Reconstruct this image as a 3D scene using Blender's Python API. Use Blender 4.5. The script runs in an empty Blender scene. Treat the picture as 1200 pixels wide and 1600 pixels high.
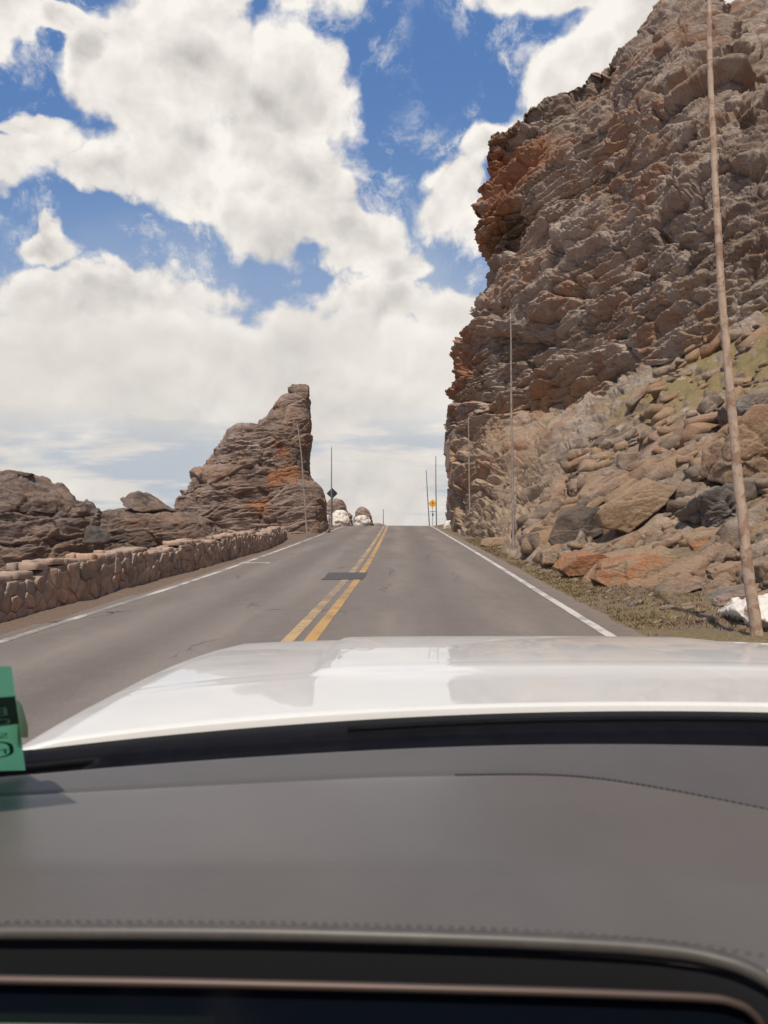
import bpy, math, random
import numpy as np
from mathutils import Vector, Matrix

R = math.radians
random.seed(7)
rng = np.random.default_rng(11)
sc = bpy.context.scene
COL = sc.collection

# ------------------------------------------------------------------ camera
F = 1155.0                       # focal length in pixels of the 1200x1600 photograph
PITCH = math.atan(0.03)
CAMZ = 1.5
cd = bpy.data.cameras.new('camera'); cam = bpy.data.objects.new('camera', cd); COL.objects.link(cam)
cam.location = (0, 0, CAMZ); cam.rotation_euler = (math.pi / 2 + PITCH, 0, 0)
cd.sensor_fit = 'VERTICAL'; cd.sensor_height = 36; cd.lens = 36 * F / 1600
cd.clip_start = 0.05; cd.clip_end = 20000
cd.dof.use_dof = True; cd.dof.focus_distance = 14; cd.dof.aperture_fstop = 9.0
sc.camera = cam

# ------------------------------------------------------------------ sun, exposure
SUN = Vector((-0.11, -0.53, 0.835)).normalized()
sl = bpy.data.lights.new('sun', 'SUN'); so = bpy.data.objects.new('sun', sl); COL.objects.link(so)
sl.energy = 3.7; sl.angle = R(0.8); sl.color = (1.0, 0.92, 0.80)
so.rotation_euler = SUN.to_track_quat('Z', 'Y').to_euler()
so.location = (-40, 30, 90)
sc.view_settings.view_transform = 'Standard'; sc.view_settings.look = 'None'
sc.view_settings.exposure = 0.0; sc.view_settings.gamma = 1.0
sc.cycles.use_denoising = True
sc.cycles.max_bounces = 6; sc.cycles.transparent_max_bounces = 12
sc.cycles.caustics_reflective = False; sc.cycles.caustics_refractive = False
sc.cycles.sample_clamp_indirect = 6

# ------------------------------------------------------------------ node helper
class NT:
    def __init__(s, nt): s.nt = nt; s.n = nt.nodes; s.l = nt.links
    def new(s, t, **k):
        n = s.n.new(t)
        for a, v in k.items(): setattr(n, a, v)
        return n
    def put(s, sock, v):
        if hasattr(v, 'is_output') or isinstance(v, bpy.types.NodeSocket): s.l.new(v, sock)
        elif isinstance(v, (tuple, list)) and len(v) == 3 and len(sock.default_value) == 4: sock.default_value = (*v, 1)
        else: sock.default_value = v
    def m(s, op, a, b=0.0, c=None, clamp=False):
        n = s.new('ShaderNodeMath', operation=op); n.use_clamp = clamp
        s.put(n.inputs[0], a); s.put(n.inputs[1], b)
        if c is not None: s.put(n.inputs[2], c)
        return n.outputs[0]
    def vm(s, op, a, b=None, sc_=None):
        n = s.new('ShaderNodeVectorMath', operation=op); s.put(n.inputs[0], a)
        if b is not None: s.put(n.inputs[1], b)
        if sc_ is not None: s.put(n.inputs[3], sc_)
        return n.outputs['Value'] if op in ('LENGTH', 'DOT_PRODUCT') else n.outputs[0]
    def noise(s, vec, scale, detail=4, rough=.5, dist=0.0):
        n = s.new('ShaderNodeTexNoise'); s.put(n.inputs['Vector'], vec); s.put(n.inputs['Scale'], scale)
        s.put(n.inputs['Detail'], detail); s.put(n.inputs['Roughness'], rough); s.put(n.inputs['Distortion'], dist)
        return n.outputs['Fac']
    def vor(s, vec, scale, feature='F1', out='Distance', **k):
        n = s.new('ShaderNodeTexVoronoi', feature=feature); s.put(n.inputs['Vector'], vec); s.put(n.inputs['Scale'], scale)
        for a, v in k.items(): s.put(n.inputs[a], v)
        return n.outputs[out]
    def rng(s, v, a, b, c=0.0, d=1.0, smooth=True):
        n = s.new('ShaderNodeMapRange', interpolation_type='SMOOTHSTEP' if smooth else 'LINEAR')
        for i, x in enumerate((v, a, b, c, d)): s.put(n.inputs[i], x)
        return n.outputs[0]
    def mix(s, f, a, b):
        n = s.new('ShaderNodeMix', data_type='RGBA'); s.put(n.inputs[0], f); s.put(n.inputs[6], a); s.put(n.inputs[7], b)
        return n.outputs[2]
    def mapping(s, vec, loc=(0, 0, 0), rot=(0, 0, 0), scl=(1, 1, 1), vt='POINT'):
        n = s.new('ShaderNodeMapping', vector_type=vt); s.put(n.inputs[0], vec)
        n.inputs[1].default_value = loc; n.inputs[2].default_value = rot; n.inputs[3].default_value = scl
        return n.outputs[0]
    def attr(s, name):
        return s.new('ShaderNodeAttribute', attribute_name=name).outputs['Fac']

# ------------------------------------------------------------------ world: Nishita sky and cloud
W_ = bpy.data.worlds.new('World'); sc.world = W_; W_.use_nodes = True
def build_world():
    t = NT(W_.node_tree); t.n.clear()
    out = t.new('ShaderNodeOutputWorld'); bg = t.new('ShaderNodeBackground')
    t.l.new(bg.outputs[0], out.inputs[0])
    STR = 0.10
    bg.inputs[1].default_value = STR
    sky = t.new('ShaderNodeTexSky', sky_type='NISHITA'); sky.sun_disc = False
    sky.sun_elevation = math.asin(SUN.z); sky.sun_rotation = math.atan2(SUN.x, SUN.y)
    sky.altitude = 3000; sky.air_density = 1.0; sky.dust_density = 0.6; sky.ozone_density = 1.0
    tc = t.new('ShaderNodeTexCoord'); D = tc.outputs['Generated']
    sep = t.new('ShaderNodeSeparateXYZ'); t.l.new(D, sep.inputs[0])
    dx, dy, dz = sep.outputs
    dys = t.m('MAXIMUM', dy, 0.15)
    u = t.m('ADD', 6.0, t.m('MULTIPLY', t.m('DIVIDE', dx, dys), 11.55))
    v = t.m('SUBTRACT', 8.35, t.m('MULTIPLY', t.m('DIVIDE', dz, dys), 11.55))
    cmb = t.new('ShaderNodeCombineXYZ'); t.put(cmb.inputs[0], u); t.put(cmb.inputs[1], v)
    P = cmb.outputs[0]
    # bearings of the individual cumulus banks: centre, half sizes, tilt
    E = [(2.9, .9, 1.9, 1.7, 0), (4.5, 1.3, 1.35, 1.35, 0), (2.9, 2.4, 1.7, 1.2, .2), (4.4, 2.6, 1.6, 1.5, .3), (5.5, 3.6, 1.15, .85, .5),
         (6.15, 4.1, .75, .6, 0), (.1, .25, .55, .6, 0), (.95, .45, .45, .3, 0), (.3, 2.2, 1.3, .8, 0), (1.6, 2.75, 1.0, .62, 0),
         (.6, 3.85, .6, .42, .2), (.9, 6.0, 4.0, 1.7, 0), (3.2, 5.9, 2.9, 1.5, 0), (5.0, 5.15, 1.2, .95, .4), (6.9, 6.7, 3.6, 2.2, 0),
         (2.0, 7.2, 7, 2.0, 0), (7.1, 3.15, .9, .75, 0), (7.75, 2.2, 1.1, .62, -.8), (.55, 1.75, .9, .4, .5), (1.35, .95, .42, .5, 0), (8.6, 1.55, 1.2, .7, -.6), (9.2, 1.0, 1.4, .75, -.6), (9.2, -.35, 2.4, .75, .12),
         (11, -.2, 3, 1.3, 0), (10.2, .5, 1.2, .8, 0), (12.6, 3.5, 3, 4, 0), (1.6, 4.7, 2.2, .6, 0), (6.0, 4.9, 1.6, .5, 0), (3.6, -1.0, 2.8, 1.0, 0), (7.1, 5.0, 1.0, .6, 0)]
    wv = t.new('ShaderNodeTexNoise'); t.put(wv.inputs['Vector'], D); t.put(wv.inputs['Scale'], 9); t.put(wv.inputs['Detail'], 5)
    warp = t.vm('SCALE', t.vm('SUBTRACT', wv.outputs['Color'], (.5, .5, .5)), sc_=.07)
    D2 = t.vm('ADD', D, warp)
    P0 = P
    P = t.vm('ADD', P, t.vm('SCALE', t.vm('SUBTRACT', wv.outputs['Color'], (.5, .5, .5)), sc_=2.3))
    M = None
    for cx, cy, a, b, r in E:
        q = t.mapping(P, (cx, cy, 0), (0, 0, r), (a * 1.13, b * 1.12, 1), 'TEXTURE')
        f = t.m('SUBTRACT', 1.0, t.vm('LENGTH', q))
        M = f if M is None else t.m('SMOOTH_MAX', M, f, 0.10)
    M = t.m('MULTIPLY', M, 1.9)
    M = t.m('ADD', M, t.m('MULTIPLY', t.rng(v, 4.7, 6.2), 1.6))
    Mg = t.m('MULTIPLY', t.m('SUBTRACT', t.noise(D, 2.3, 3, .5), .48), 4.0)          # the rest of the dome
    w = t.m('MULTIPLY', t.rng(dy, .3, .5), t.rng(v, -2.6, -1.2))
    Mm = t.m('ADD', t.m('MULTIPLY', M, w), t.m('MULTIPLY', Mg, t.m('SUBTRACT', 1.0, w)))
    def field(vec, det):
        n = t.noise(vec, 8.0, det, .62)
        b = t.vor(vec, 14.0, 'F1', Detail=1.5, Roughness=.6)
        return t.m('ADD', t.m('MULTIPLY', t.m('SUBTRACT', n, .5), 2.6), t.m('MULTIPLY', t.m('SUBTRACT', .42, b), .9))
    f0 = field(D2, 9)
    off = Vector((-0.30, 0, 0.95)) * 0.020
    f1 = field(t.vm('ADD', D2, tuple(off)), 5)
    dens = t.m('ADD', t.m('ADD', Mm, .06), t.m('MULTIPLY', f0, .75))
    wisp = t.m('MULTIPLY', t.rng(Mm, -.9, .1), t.rng(t.noise(D2, 16.0, 8, .7), .50, .72))
    alpha = t.m('MAXIMUM', t.rng(dens, -.06, 0.42), t.m('MULTIPLY', wisp, .8))
    relief = t.m('SUBTRACT', f0, f1)
    broad = t.noise(t.vm('ADD', D2, (3.1, 1.7, .4)), 4.2, 4, .5)
    core = t.rng(dens, .45, 1.7)
    low = t.rng(v, 3.9, 5.4)
    sh = t.m('ADD', .80, t.m('MULTIPLY', relief, t.m('SUBTRACT', .66, t.m('MULTIPLY', low, .46))))
    sh = t.m('SUBTRACT', sh, t.m('MULTIPLY', core, t.m('SUBTRACT', .50, t.m('MULTIPLY', low, .26))))
    sh = t.m('ADD', sh, t.m('MULTIPLY', t.m('SUBTRACT', broad, .5), 1.1), clamp=True)
    white = tuple(c / STR for c in (.99, .935, .88)); grey = tuple(c / STR for c in (.50, .465, .45))
    ccol = t.mix(sh, grey, white)
    # stratus bands close to the horizon
    band = t.noise(t.mapping(P0, (0, 0, 0), (0, 0, .03), (.33, 1.9, 1)), 1.0, 6, .55)
    bmask = t.m('MULTIPLY', t.rng(v, 6.1, 7.2), t.rng(band, .43, .56))
    blg = tuple(c / STR for c in (.45, .51, .60))
    ccol = t.mix(t.m('MULTIPLY', bmask, .8), ccol, blg)
    skc = t.new('ShaderNodeHueSaturation'); t.l.new(sky.outputs[0], skc.inputs['Color']); skc.inputs['Saturation'].default_value = 1.0
    skc.inputs['Value'].default_value = 1.5
    blue = t.mix(.8, skc.outputs[0], tuple(c / STR for c in (.105, .228, .52)))
    blue = t.mix(t.rng(v, .5, 5.0, 0, .30), blue, tuple(c / STR for c in (.36, .48, .66)))
    veil = t.m('MULTIPLY', t.rng(v, 2.6, 4.8), t.rng(broad, .40, .65, .25, .85))
    blue = t.mix(veil, blue, tuple(c / STR for c in (.55, .60, .68)))
    col = t.mix(alpha, blue, ccol)
    t.l.new(col, bg.inputs[0])
    W_.cycles.sampling_method = 'MANUAL'; W_.cycles.sample_map_resolution = 512
build_world()

# ------------------------------------------------------------------ object helpers
def tag(o, label=None, cat=None, group=None, kind=None):
    if label: o['label'] = label
    if cat: o['category'] = cat
    if group: o['group'] = group
    if kind: o['kind'] = kind
    return o
def empty(name, loc=(0, 0, 0)):
    o = bpy.data.objects.new(name, None); COL.objects.link(o); o.location = loc; o.empty_display_size = .1
    return o
def mesh_obj(name, V, Fc, mat=None, parent=None, smooth=True, origin=None, attrs=None):
    V = np.asarray(V, float)
    if origin is None:
        origin = Vector((0, 0, 0)) if parent is None else parent.matrix_basis.translation
    Vl = V - np.array(origin)
    me = bpy.data.meshes.new(name)
    if isinstance(Fc, np.ndarray):
        n, k = Fc.shape
        me.vertices.add(len(Vl)); me.vertices.foreach_set('co', Vl.astype(np.float32).ravel())
        me.loops.add(n * k); me.loops.foreach_set('vertex_index', Fc.astype(np.int32).ravel())
        me.polygons.add(n); me.polygons.foreach_set('loop_start', (np.arange(n) * k).astype(np.int32))
        me.polygons.foreach_set('loop_total', np.full(n, k, np.int32)) if False else None
        me.update(calc_edges=True); me.validate()
    else:
        me.from_pydata([tuple(v) for v in Vl], [], Fc); me.update()
    if attrs:
        for k2, a in attrs.items():
            at = me.attributes.new(k2, 'FLOAT', 'POINT'); at.data.foreach_set('value', np.asarray(a, np.float32).ravel())
    if smooth: me.polygons.foreach_set('use_smooth', [True] * len(me.polygons))
    if mat: me.materials.append(mat)
    o = bpy.data.objects.new(name, me); COL.objects.link(o)
    if parent is not None: o.parent = parent
    else: o.location = origin
    return o
def grid_faces(nr, nc, closed=False):
    i = np.arange(nr - 1)[:, None]; j = np.arange(nc if closed else nc - 1)[None, :]
    a = i * nc + j; b = i * nc + (j + 1) % nc; c = (i + 1) * nc + (j + 1) % nc; d = (i + 1) * nc + j
    return np.stack([a, b, c, d], -1).reshape(-1, 4)
def Wp(px, py, D):
    """point seen in direction (px, py) at depth D metres, in world metres"""
    X = (px - 600) / F * D; U = (800 - py) / F * D
    c, s = math.cos(PITCH), math.sin(PITCH)
    return np.array([X, D * c - U * s, CAMZ + D * s + U * c])

class MB:
    def __init__(s): s.V = []; s.F = []
    def add(s, V, Fc):
        o = len(s.V); s.V += [tuple(v) for v in V]; s.F += [tuple(i + o for i in f) for f in Fc]
    def box(s, c, h, rot=None, bev=0.0):
        sx, sy, sz = h; P = []
        if bev <= 0:
            P = [(x * sx, y * sy, z * sz) for z in (-1, 1) for y in (-1, 1) for x in (-1, 1)]
            Fc = [(0, 2, 3, 1), (4, 5, 7, 6), (0, 1, 5, 4), (2, 6, 7, 3), (0, 4, 6, 2), (1, 3, 7, 5)]
        else:
            b = bev; ring = [(-1, -1), (1, -1), (1, 1), (-1, 1)]
            def rg(z, ins): 
                out = []
                for (a, d) in ring:
                    x, y = a * (sx - ins), d * (sy - ins)
                    out += [(x - a * b if d * a > 0 else x, y if d * a > 0 else y - d * b, z), (x if d * a > 0 else x - a * b, y - d * b if d * a > 0 else y, z)]
                return out
            P = rg(-sz, b) + rg(-sz + b, 0) + rg(sz - b, 0) + rg(sz, b)
            Fc = [tuple(range(7, -1, -1)), tuple(range(24, 32))]
            for k in range(3):
                for j in range(8): Fc.append((k * 8 + j, k * 8 + (j + 1) % 8, k * 8 + 8 + (j + 1) % 8, k * 8 + 8 + j))
        P = [Vector(p) for p in P]
        if rot is not None: P = [rot @ p for p in P]
        s.add([Vector(c) + p for p in P], Fc)
    def tube(s, pts, rad, n=8, cap=True):
        pts = [Vector(p) for p in pts]
        if not hasattr(rad, '__len__'): rad = [rad] * len(pts)
        o = len(s.V); k = len(pts)
        ref = Vector((0, 1, 0)) if abs((pts[-1] - pts[0]).normalized().y) < .8 else Vector((0, 0, 1))
        for i, p in enumerate(pts):
            tt = (pts[min(i + 1, k - 1)] - pts[max(i - 1, 0)]).normalized()
            a = tt.cross(ref).normalized(); b = tt.cross(a)
            for j in range(n):
                th = 2 * math.pi * j / n
                s.V.append(tuple(p + (a * math.cos(th) + b * math.sin(th)) * rad[i]))
        for i in range(k - 1):
            for j in range(n):
                s.F.append((o + i * n + j, o + i * n + (j + 1) % n, o + (i + 1) * n + (j + 1) % n, o + (i + 1) * n + j))
        if cap:
            s.F.append(tuple(o + j for j in range(n - 1, -1, -1))); s.F.append(tuple(o + (k - 1) * n + j for j in range(n)))
    def build(s, name, mat, parent=None, smooth=True, origin=None, **k):
        return mesh_obj(name, np.array(s.V), s.F, mat, parent, smooth, origin, **k)

# ------------------------------------------------------------------ numpy noise
_perm = rng.permutation(4096).astype(np.int64)
def _h(ix, iy, iz, seed=0):
    h = (ix * 73856093) ^ (iy * 19349663) ^ (iz * 83492791) ^ (seed * 2654435761)
    h = (h ^ (h >> 13)) * 1274126177
    h = h ^ (h >> 16)
    return h & 0x7fffffff
def _u(ix, iy, iz, seed=0): return (_h(ix, iy, iz, seed) % 100003) / 100003.0
def perlin(P, seed=0):
    I = np.floor(P).astype(np.int64); f = P - I; w = f * f * f * (f * (f * 6 - 15) + 10)
    r = 0
    for dx in (0, 1):
        for dy in (0, 1):
            for dz in (0, 1):
                h = _h(I[:, 0] + dx, I[:, 1] + dy, I[:, 2] + dz, seed)
                gx = (h & 1023) / 511.5 - 1; gy = ((h >> 10) & 1023) / 511.5 - 1; gz = ((h >> 20) & 1023) / 511.5 - 1
                d = gx * (f[:, 0] - dx) + gy * (f[:, 1] - dy) + gz * (f[:, 2] - dz)
                r = r + d * (w[:, 0] if dx else 1 - w[:, 0]) * (w[:, 1] if dy else 1 - w[:, 1]) * (w[:, 2] if dz else 1 - w[:, 2])
    return r
def fbm(P, oct=4, seed=0, gain=.5):
    r = 0; a = 1
    for k in range(oct):
        r = r + a * perlin(P * 2 ** k + 17.3 * k, seed + k); a *= gain
    return r
def worley(P, seed=0):
    """F1, F2, random value of the nearest cell, vector from its centre"""
    I = np.floor(P).astype(np.int64)
    n = len(P); F1 = np.full(n, 9.0); F2 = np.full(n, 9.0); cid = np.zeros(n); cv = np.zeros((n, 3)); c2 = np.zeros(n)
    for dx in (-1, 0, 1):
        for dy in (-1, 0, 1):
            for dz in (-1, 0, 1):
                a, b, c = I[:, 0] + dx, I[:, 1] + dy, I[:, 2] + dz
                q = np.stack([P[:, 0] - a - _u(a, b, c, seed), P[:, 1] - b - _u(a, b, c, seed + 1), P[:, 2] - c - _u(a, b, c, seed + 2)], 1)
                d = np.sqrt((q * q).sum(1)); k = d < F1
                F2 = np.where(k, F1, np.minimum(F2, d)); F1 = np.where(k, d, F1)
                cv[k] = q[k]; cid[k] = _u(a, b, c, seed + 3)[k]; c2[k] = _u(a, b, c, seed + 4)[k]
    return F1, F2, cid, cv, c2
# frame of the rock's foliation: beds dip down to the left
DIPM = np.array((Matrix.Rotation(R(16), 3, 'Y').to_4x4() @ Matrix.Rotation(R(8), 4, 'X')).to_3x3())
def rock(P, amp=1.0, scale=1.0, seed=0, flat=(1, 1, 3.0), dip=None, beds=1.0):
    """blocky, bedded relief in metres (0 mean), the block random value, the seam value"""
    Q = P @ (DIPM if dip is None else dip).T
    wq = np.stack([fbm(Q * .35 / scale, 3, seed + 40), fbm(Q * .35 / scale + 9, 3, seed + 50), fbm(Q * .3 / scale + 5, 3, seed + 60)], 1)
    Q = Q + wq * np.array([1.0, 1.0, .55]) * scale
    out = 0
    for k, (sz, a) in enumerate(((5.2, 1.15), (2.1, .46), (.74, .16), (.28, .055))):
        q = Q * np.array(flat) / (sz * scale)
        F1, F2, cid, cv, c2 = worley(q, seed + 7 * k)
        e = F2 - F1
        g = np.exp(-(e / .045) ** 2)
        tilt = cv[:, 2] * (.35 + c2 * .9) + cv[:, 0] * ((cid * 7) % 1 - .5) * .9
        out = out + a * scale * ((cid - .5) * 1.25 + tilt * .8 - g * .32)
        if k == 1: blk = cid; seam = g
        if k == 0: blk0 = cid
        Q = Q + 0.07 * sz * scale * np.stack([perlin(Q * 1.5 / sz, seed + 80 + k), perlin(Q * 1.5 / sz + 4, seed + 81 + k), perlin(Q * 1.5 / sz + 8, seed + 82 + k)], 1)
    # undercut beds: the top of each bed stands out, its foot is eaten back
    for hh, a in ((2.7, .62), (1.05, .36), (.40, .18), (.14, .05)):
        w = Q[:, 2] / (hh * scale) + .6 * perlin(Q * np.array([.5, .5, .5]) / (hh * scale), seed + 90)
        fr = w - np.floor(w); m_ = np.clip(.55 + 1.1 * perlin(Q * np.array([.30, .30, 1.2]) / (hh * 2 * scale), seed + 91), 0, 1)
        out = out + beds * a * scale * m_ * (fr ** 1.6 * 1.0 - np.clip((fr - .90) / .10, 0, 1) * 1.0 - .25)
    out = out + (.3 + .7 * beds) * .16 * scale * (.35 - np.abs(perlin(Q * np.array([.9, .9, 3.4]) / scale, seed + 92))) + .10 * scale * (.35 - np.abs(perlin(Q * np.array([2.2, 2.2, 9]) / scale, seed + 93)))
    return amp * out, .6 * blk + .4 * blk0, seam
def rubble(P, seed=0):
    out = 0; Q = P + .35 * np.stack([fbm(P * .8, 3, seed + 1), fbm(P * .8 + 7, 3, seed + 2), fbm(P * .8 + 3, 3, seed + 3)], 1)
    for k, (sz, a) in enumerate(((2.2, .55), (.95, .42), (.42, .22), (.19, .10))):
        F1, F2, cid, cv, c2 = worley(Q * np.array([.8, 1, 1.25]) / sz, seed + 9 * k)
        an = cid * 44.0; tl = cv[:, 0] * np.cos(an) + cv[:, 1] * np.sin(an) + .5 * cv[:, 2]
        out = out + a * np.clip((F2 - F1) / .22, 0, 1) ** .6 * (.30 + .75 * cid + 1.0 * tl)
        if k == 1: blk = cid
    return out + .10 * fbm(P * 2.2, 4, seed + 70), blk
def normals_grid(V, nr, nc):
    G = V.reshape(nr, nc, 3)
    du = np.gradient(G, axis=1); dv = np.gradient(G, axis=0)
    N = np.cross(du, dv); N /= np.linalg.norm(N, axis=2, keepdims=True) + 1e-9
    return N.reshape(-1, 3)

# ------------------------------------------------------------------ materials
def base_mat(name):
    m = bpy.data.materials.new(name); m.use_nodes = True
    t = NT(m.node_tree); b = t.n['Principled BSDF']
    return m, t, b
def bump(t, b, h, strength=.5, dist=.02, prev=None):
    n = t.new('ShaderNodeBump'); t.put(n.inputs['Height'], h); n.inputs['Strength'].default_value = strength; n.inputs['Distance'].default_value = dist
    if prev is not None: t.l.new(prev, n.inputs['Normal'])
    t.l.new(n.outputs[0], b.inputs['Normal']); return n.outputs[0]
def simple(name, col, rough=.6, metal=0.0, spec=.5, nscale=0, namp=.25, bstr=0, bscale=60, bdist=.002, **k):
    m, t, b = base_mat(name)
    b.inputs['Roughness'].default_value = rough; b.inputs['Metallic'].default_value = metal
    b.inputs['Specular IOR Level'].default_value = spec
    tc = t.new('ShaderNodeTexCoord').outputs['Object']
    if nscale:
        f = t.rng(t.noise(tc, nscale, 5, .6), .3, .7, 0, 1)
        t.put(b.inputs['Base Color'], t.mix(f, tuple(c * (1 - namp) for c in col), tuple(min(1, c * (1 + namp)) for c in col)))
    else: t.put(b.inputs['Base Color'], col)
    if bstr: bump(t, b, t.noise(tc, bscale, 4, .6), bstr, bdist)
    for a, v in k.items(): b.inputs[a.replace('_', ' ')].default_value = v
    return m
def rock_mat(name, dark=(.055, .046, .042), mid=(.145, .115, .095), light=(.27, .22, .18), rustc=(.52, .22, .10), rust_amt=.5, grass=0.0, fine=1.0, stretch=4.5, tan=(.56, .39, .26), dip=True):
    m, t, b = base_mat(name)
    geo = t.new('ShaderNodeNewGeometry'); pos = geo.outputs['Position']
    q = t.mapping(pos, rot=(R(8), R(-16), 0) if dip else (0, 0, 0), scl=(1, 1, 1))
    qs = t.mapping(q, scl=(1, 1, stretch))
    n1 = t.noise(q, .45, 5, .6, .3); n2 = t.noise(qs, 1.3 * fine, 8, .65, .4); n3 = t.noise(qs, 7 * fine, 7, .7); n4 = t.noise(q, 3.1, 6, .65)
    blk = t.attr('blk'); rust = t.attr('rust'); tanf = t.attr('tan')
    v = t.m('ADD', t.m('MULTIPLY', n2, .9), t.m('MULTIPLY', t.m('SUBTRACT', blk, .5), .45 if grass else .32))
    c = t.mix(t.rng(v, .26, .50), dark, mid)
    c = t.mix(t.rng(t.m('ADD', v, t.m('MULTIPLY', t.m('SUBTRACT', n3, .5), .5)), .50, .80), c, light)
    c = t.mix(t.m('MULTIPLY', t.rng(n3, .52, .72), .35), c, light)
    c = t.mix(t.m('MULTIPLY', t.rng(n3, .48, .30), .45), c, dark)
    # brownish tint in broad patches
    c = t.mix(t.m('MULTIPLY', t.rng(n1, .42, .60), .45), c, t.mix(n3, (.30, .195, .13), (.46, .31, .21)))
    c = t.mix(t.m('MULTIPLY', t.rng(t.m('ADD', tanf, t.m('MULTIPLY', t.m('SUBTRACT', n2, .5), .7)), .3, .75), .8), c, t.mix(n3, tuple(x * .72 for x in tan), tuple(x * 1.2 for x in tan)))
    rm = t.rng(t.m('ADD', rust, t.m('ADD', t.m('MULTIPLY', t.m('SUBTRACT', n4, .5), 1.5), t.m('MULTIPLY', t.m('SUBTRACT', blk, .5), .5))), .42, .80)
    rm = t.m('MAXIMUM', rm, t.m('MULTIPLY', t.rng(t.m('ADD', n1, t.m('MULTIPLY', t.m('SUBTRACT', blk, .5), .45)), .56, .76), rust_amt))
    c = t.mix(t.m('MULTIPLY', rm, .8), c, t.mix(n2, tuple(x * .62 for x in rustc), tuple(x * 1.15 for x in rustc)))
    # pale lichen flecks
    li = t.rng(t.noise(pos, 22, 4, .7), .63, .70)
    c = t.mix(t.m('MULTIPLY', li, t.rng(n4, .5, .6, 0, .5)), c, (.34, .32, .27))
    if grass:
        sepn = t.new('ShaderNodeSeparateXYZ'); t.l.new(geo.outputs['Normal'], sepn.inputs[0])
        gg = t.m('ADD', sepn.outputs[2], t.m('MULTIPLY', t.m('SUBTRACT', n4, .5), .9))
        gg = t.m('ADD', gg, t.m('MULTIPLY', t.m('SUBTRACT', n1, .5), .8))
        gg = t.m('ADD', gg, t.m('MULTIPLY', t.rng(t.attr('grass'), .45, .8), .30))
        gm = t.m('MULTIPLY', t.rng(gg, .74, .95), t.attr('grass'))
        gc = t.mix(t.noise(pos, 9, 5, .7), (.19, .145, .060), (.40, .30, .145))
        c = t.mix(t.m('MULTIPLY', gm, .95), c, gc)
    t.put(b.inputs['Base Color'], c)
    b.inputs['Roughness'].default_value = .9; b.inputs['Specular IOR Level'].default_value = .25
    hgt = t.m('ADD', t.m('MULTIPLY', t.m('ABSOLUTE', t.m('SUBTRACT', n2, .5)), -1.9), t.m('ADD', t.m('MULTIPLY', n3, .6), t.m('MULTIPLY', t.rng(t.vor(qs, 5 * fine, 'DISTANCE_TO_EDGE'), .06, 0, 0, 1), -.22)))
    p = bump(t, b, hgt, .8, .14 / fine)
    bump(t, b, t.noise(qs, 30 * fine, 5, .75), .7, .03, p)
    return m
M_CLIFF = rock_mat('cliff_rock', dark=(.20, .153, .124), mid=(.53, .415, .335), light=(.68, .555, .445), rust_amt=.55, grass=1)
M_OUT = rock_mat('outcrop_rock', dark=(.12, .09, .078), mid=(.30, .225, .188), light=(.48, .375, .31), rust_amt=.2, fine=.9)
M_SPIRE = rock_mat('spire_rock', dark=(.17, .122, .10), mid=(.42, .305, .245), light=(.62, .48, .385), rust_amt=.4, fine=.8)
M_BOULD = rock_mat('boulder_rock', dark=(.15, .115, .09), mid=(.37, .28, .21), light=(.58, .47, .37), rust_amt=.3, fine=1.6, stretch=1.8, tan=(.47, .31, .19))
M_GREYB = rock_mat('grey_boulder_rock', dark=(.13, .115, .10), mid=(.27, .235, .205), light=(.46, .41, .36), rust_amt=.1, fine=1.8, stretch=3)
M_DARKB = rock_mat('dark_boulder_rock', dark=(.07, .063, .058), mid=(.13, .115, .104), light=(.24, .21, .19), rust_amt=.0, fine=1.8, stretch=2)
M_SLOPE = rock_mat('slope_rock', dark=(.19, .14, .105), mid=(.42, .315, .235), light=(.62, .50, .385), rust_amt=.4, grass=1, fine=1.5, stretch=2)

# ------------------------------------------------------------------ the road
_ry = np.array([-60, 0, 15, 19, 26, 33, 43, 52, 58, 63.6, 68, 74, 80, 90, 100, 130, 160, 220, 400.])
_rz = np.array([0, 0, 0.0, .02, .07, .125, .2, .285, .325, .338, .25, .09, -.10, -.38, -.62, -1.25, -1.85, -4, -22.])
_xy = np.array([-60, 0, 8.5, 12.4, 15.3, 19.3, 25.4, 33.1, 42.9, 63.6, 75, 90, 110, 160, 400.])
_xr = np.array([.29, 2.45, 2.76, 2.90, 3.0, 3.13, 3.27, 3.43, 3.60, 3.96, 4.0, 3.8, 2.8, -2.5, -50.])
_dense = np.arange(-60, 400, 1.0)
def _sm(xs, ys, k=7):
    d = np.interp(_dense, xs, ys); p = np.pad(d, k, mode='edge'); ker = np.hanning(2 * k + 1); ker /= ker.sum()
    r = np.convolve(p, ker, 'valid'); r[:k] = d[:k]; r[-k:] = d[-k:]; return r
_rzs = _sm(_ry, _rz, 4); _xrs = _sm(_xy, _xr, 4)
def zroad(Y): return np.interp(Y, _dense, _rzs) + .03 * Y
def xright(Y): return np.interp(Y, _dense, _xrs)
LANE = 3.63
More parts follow.
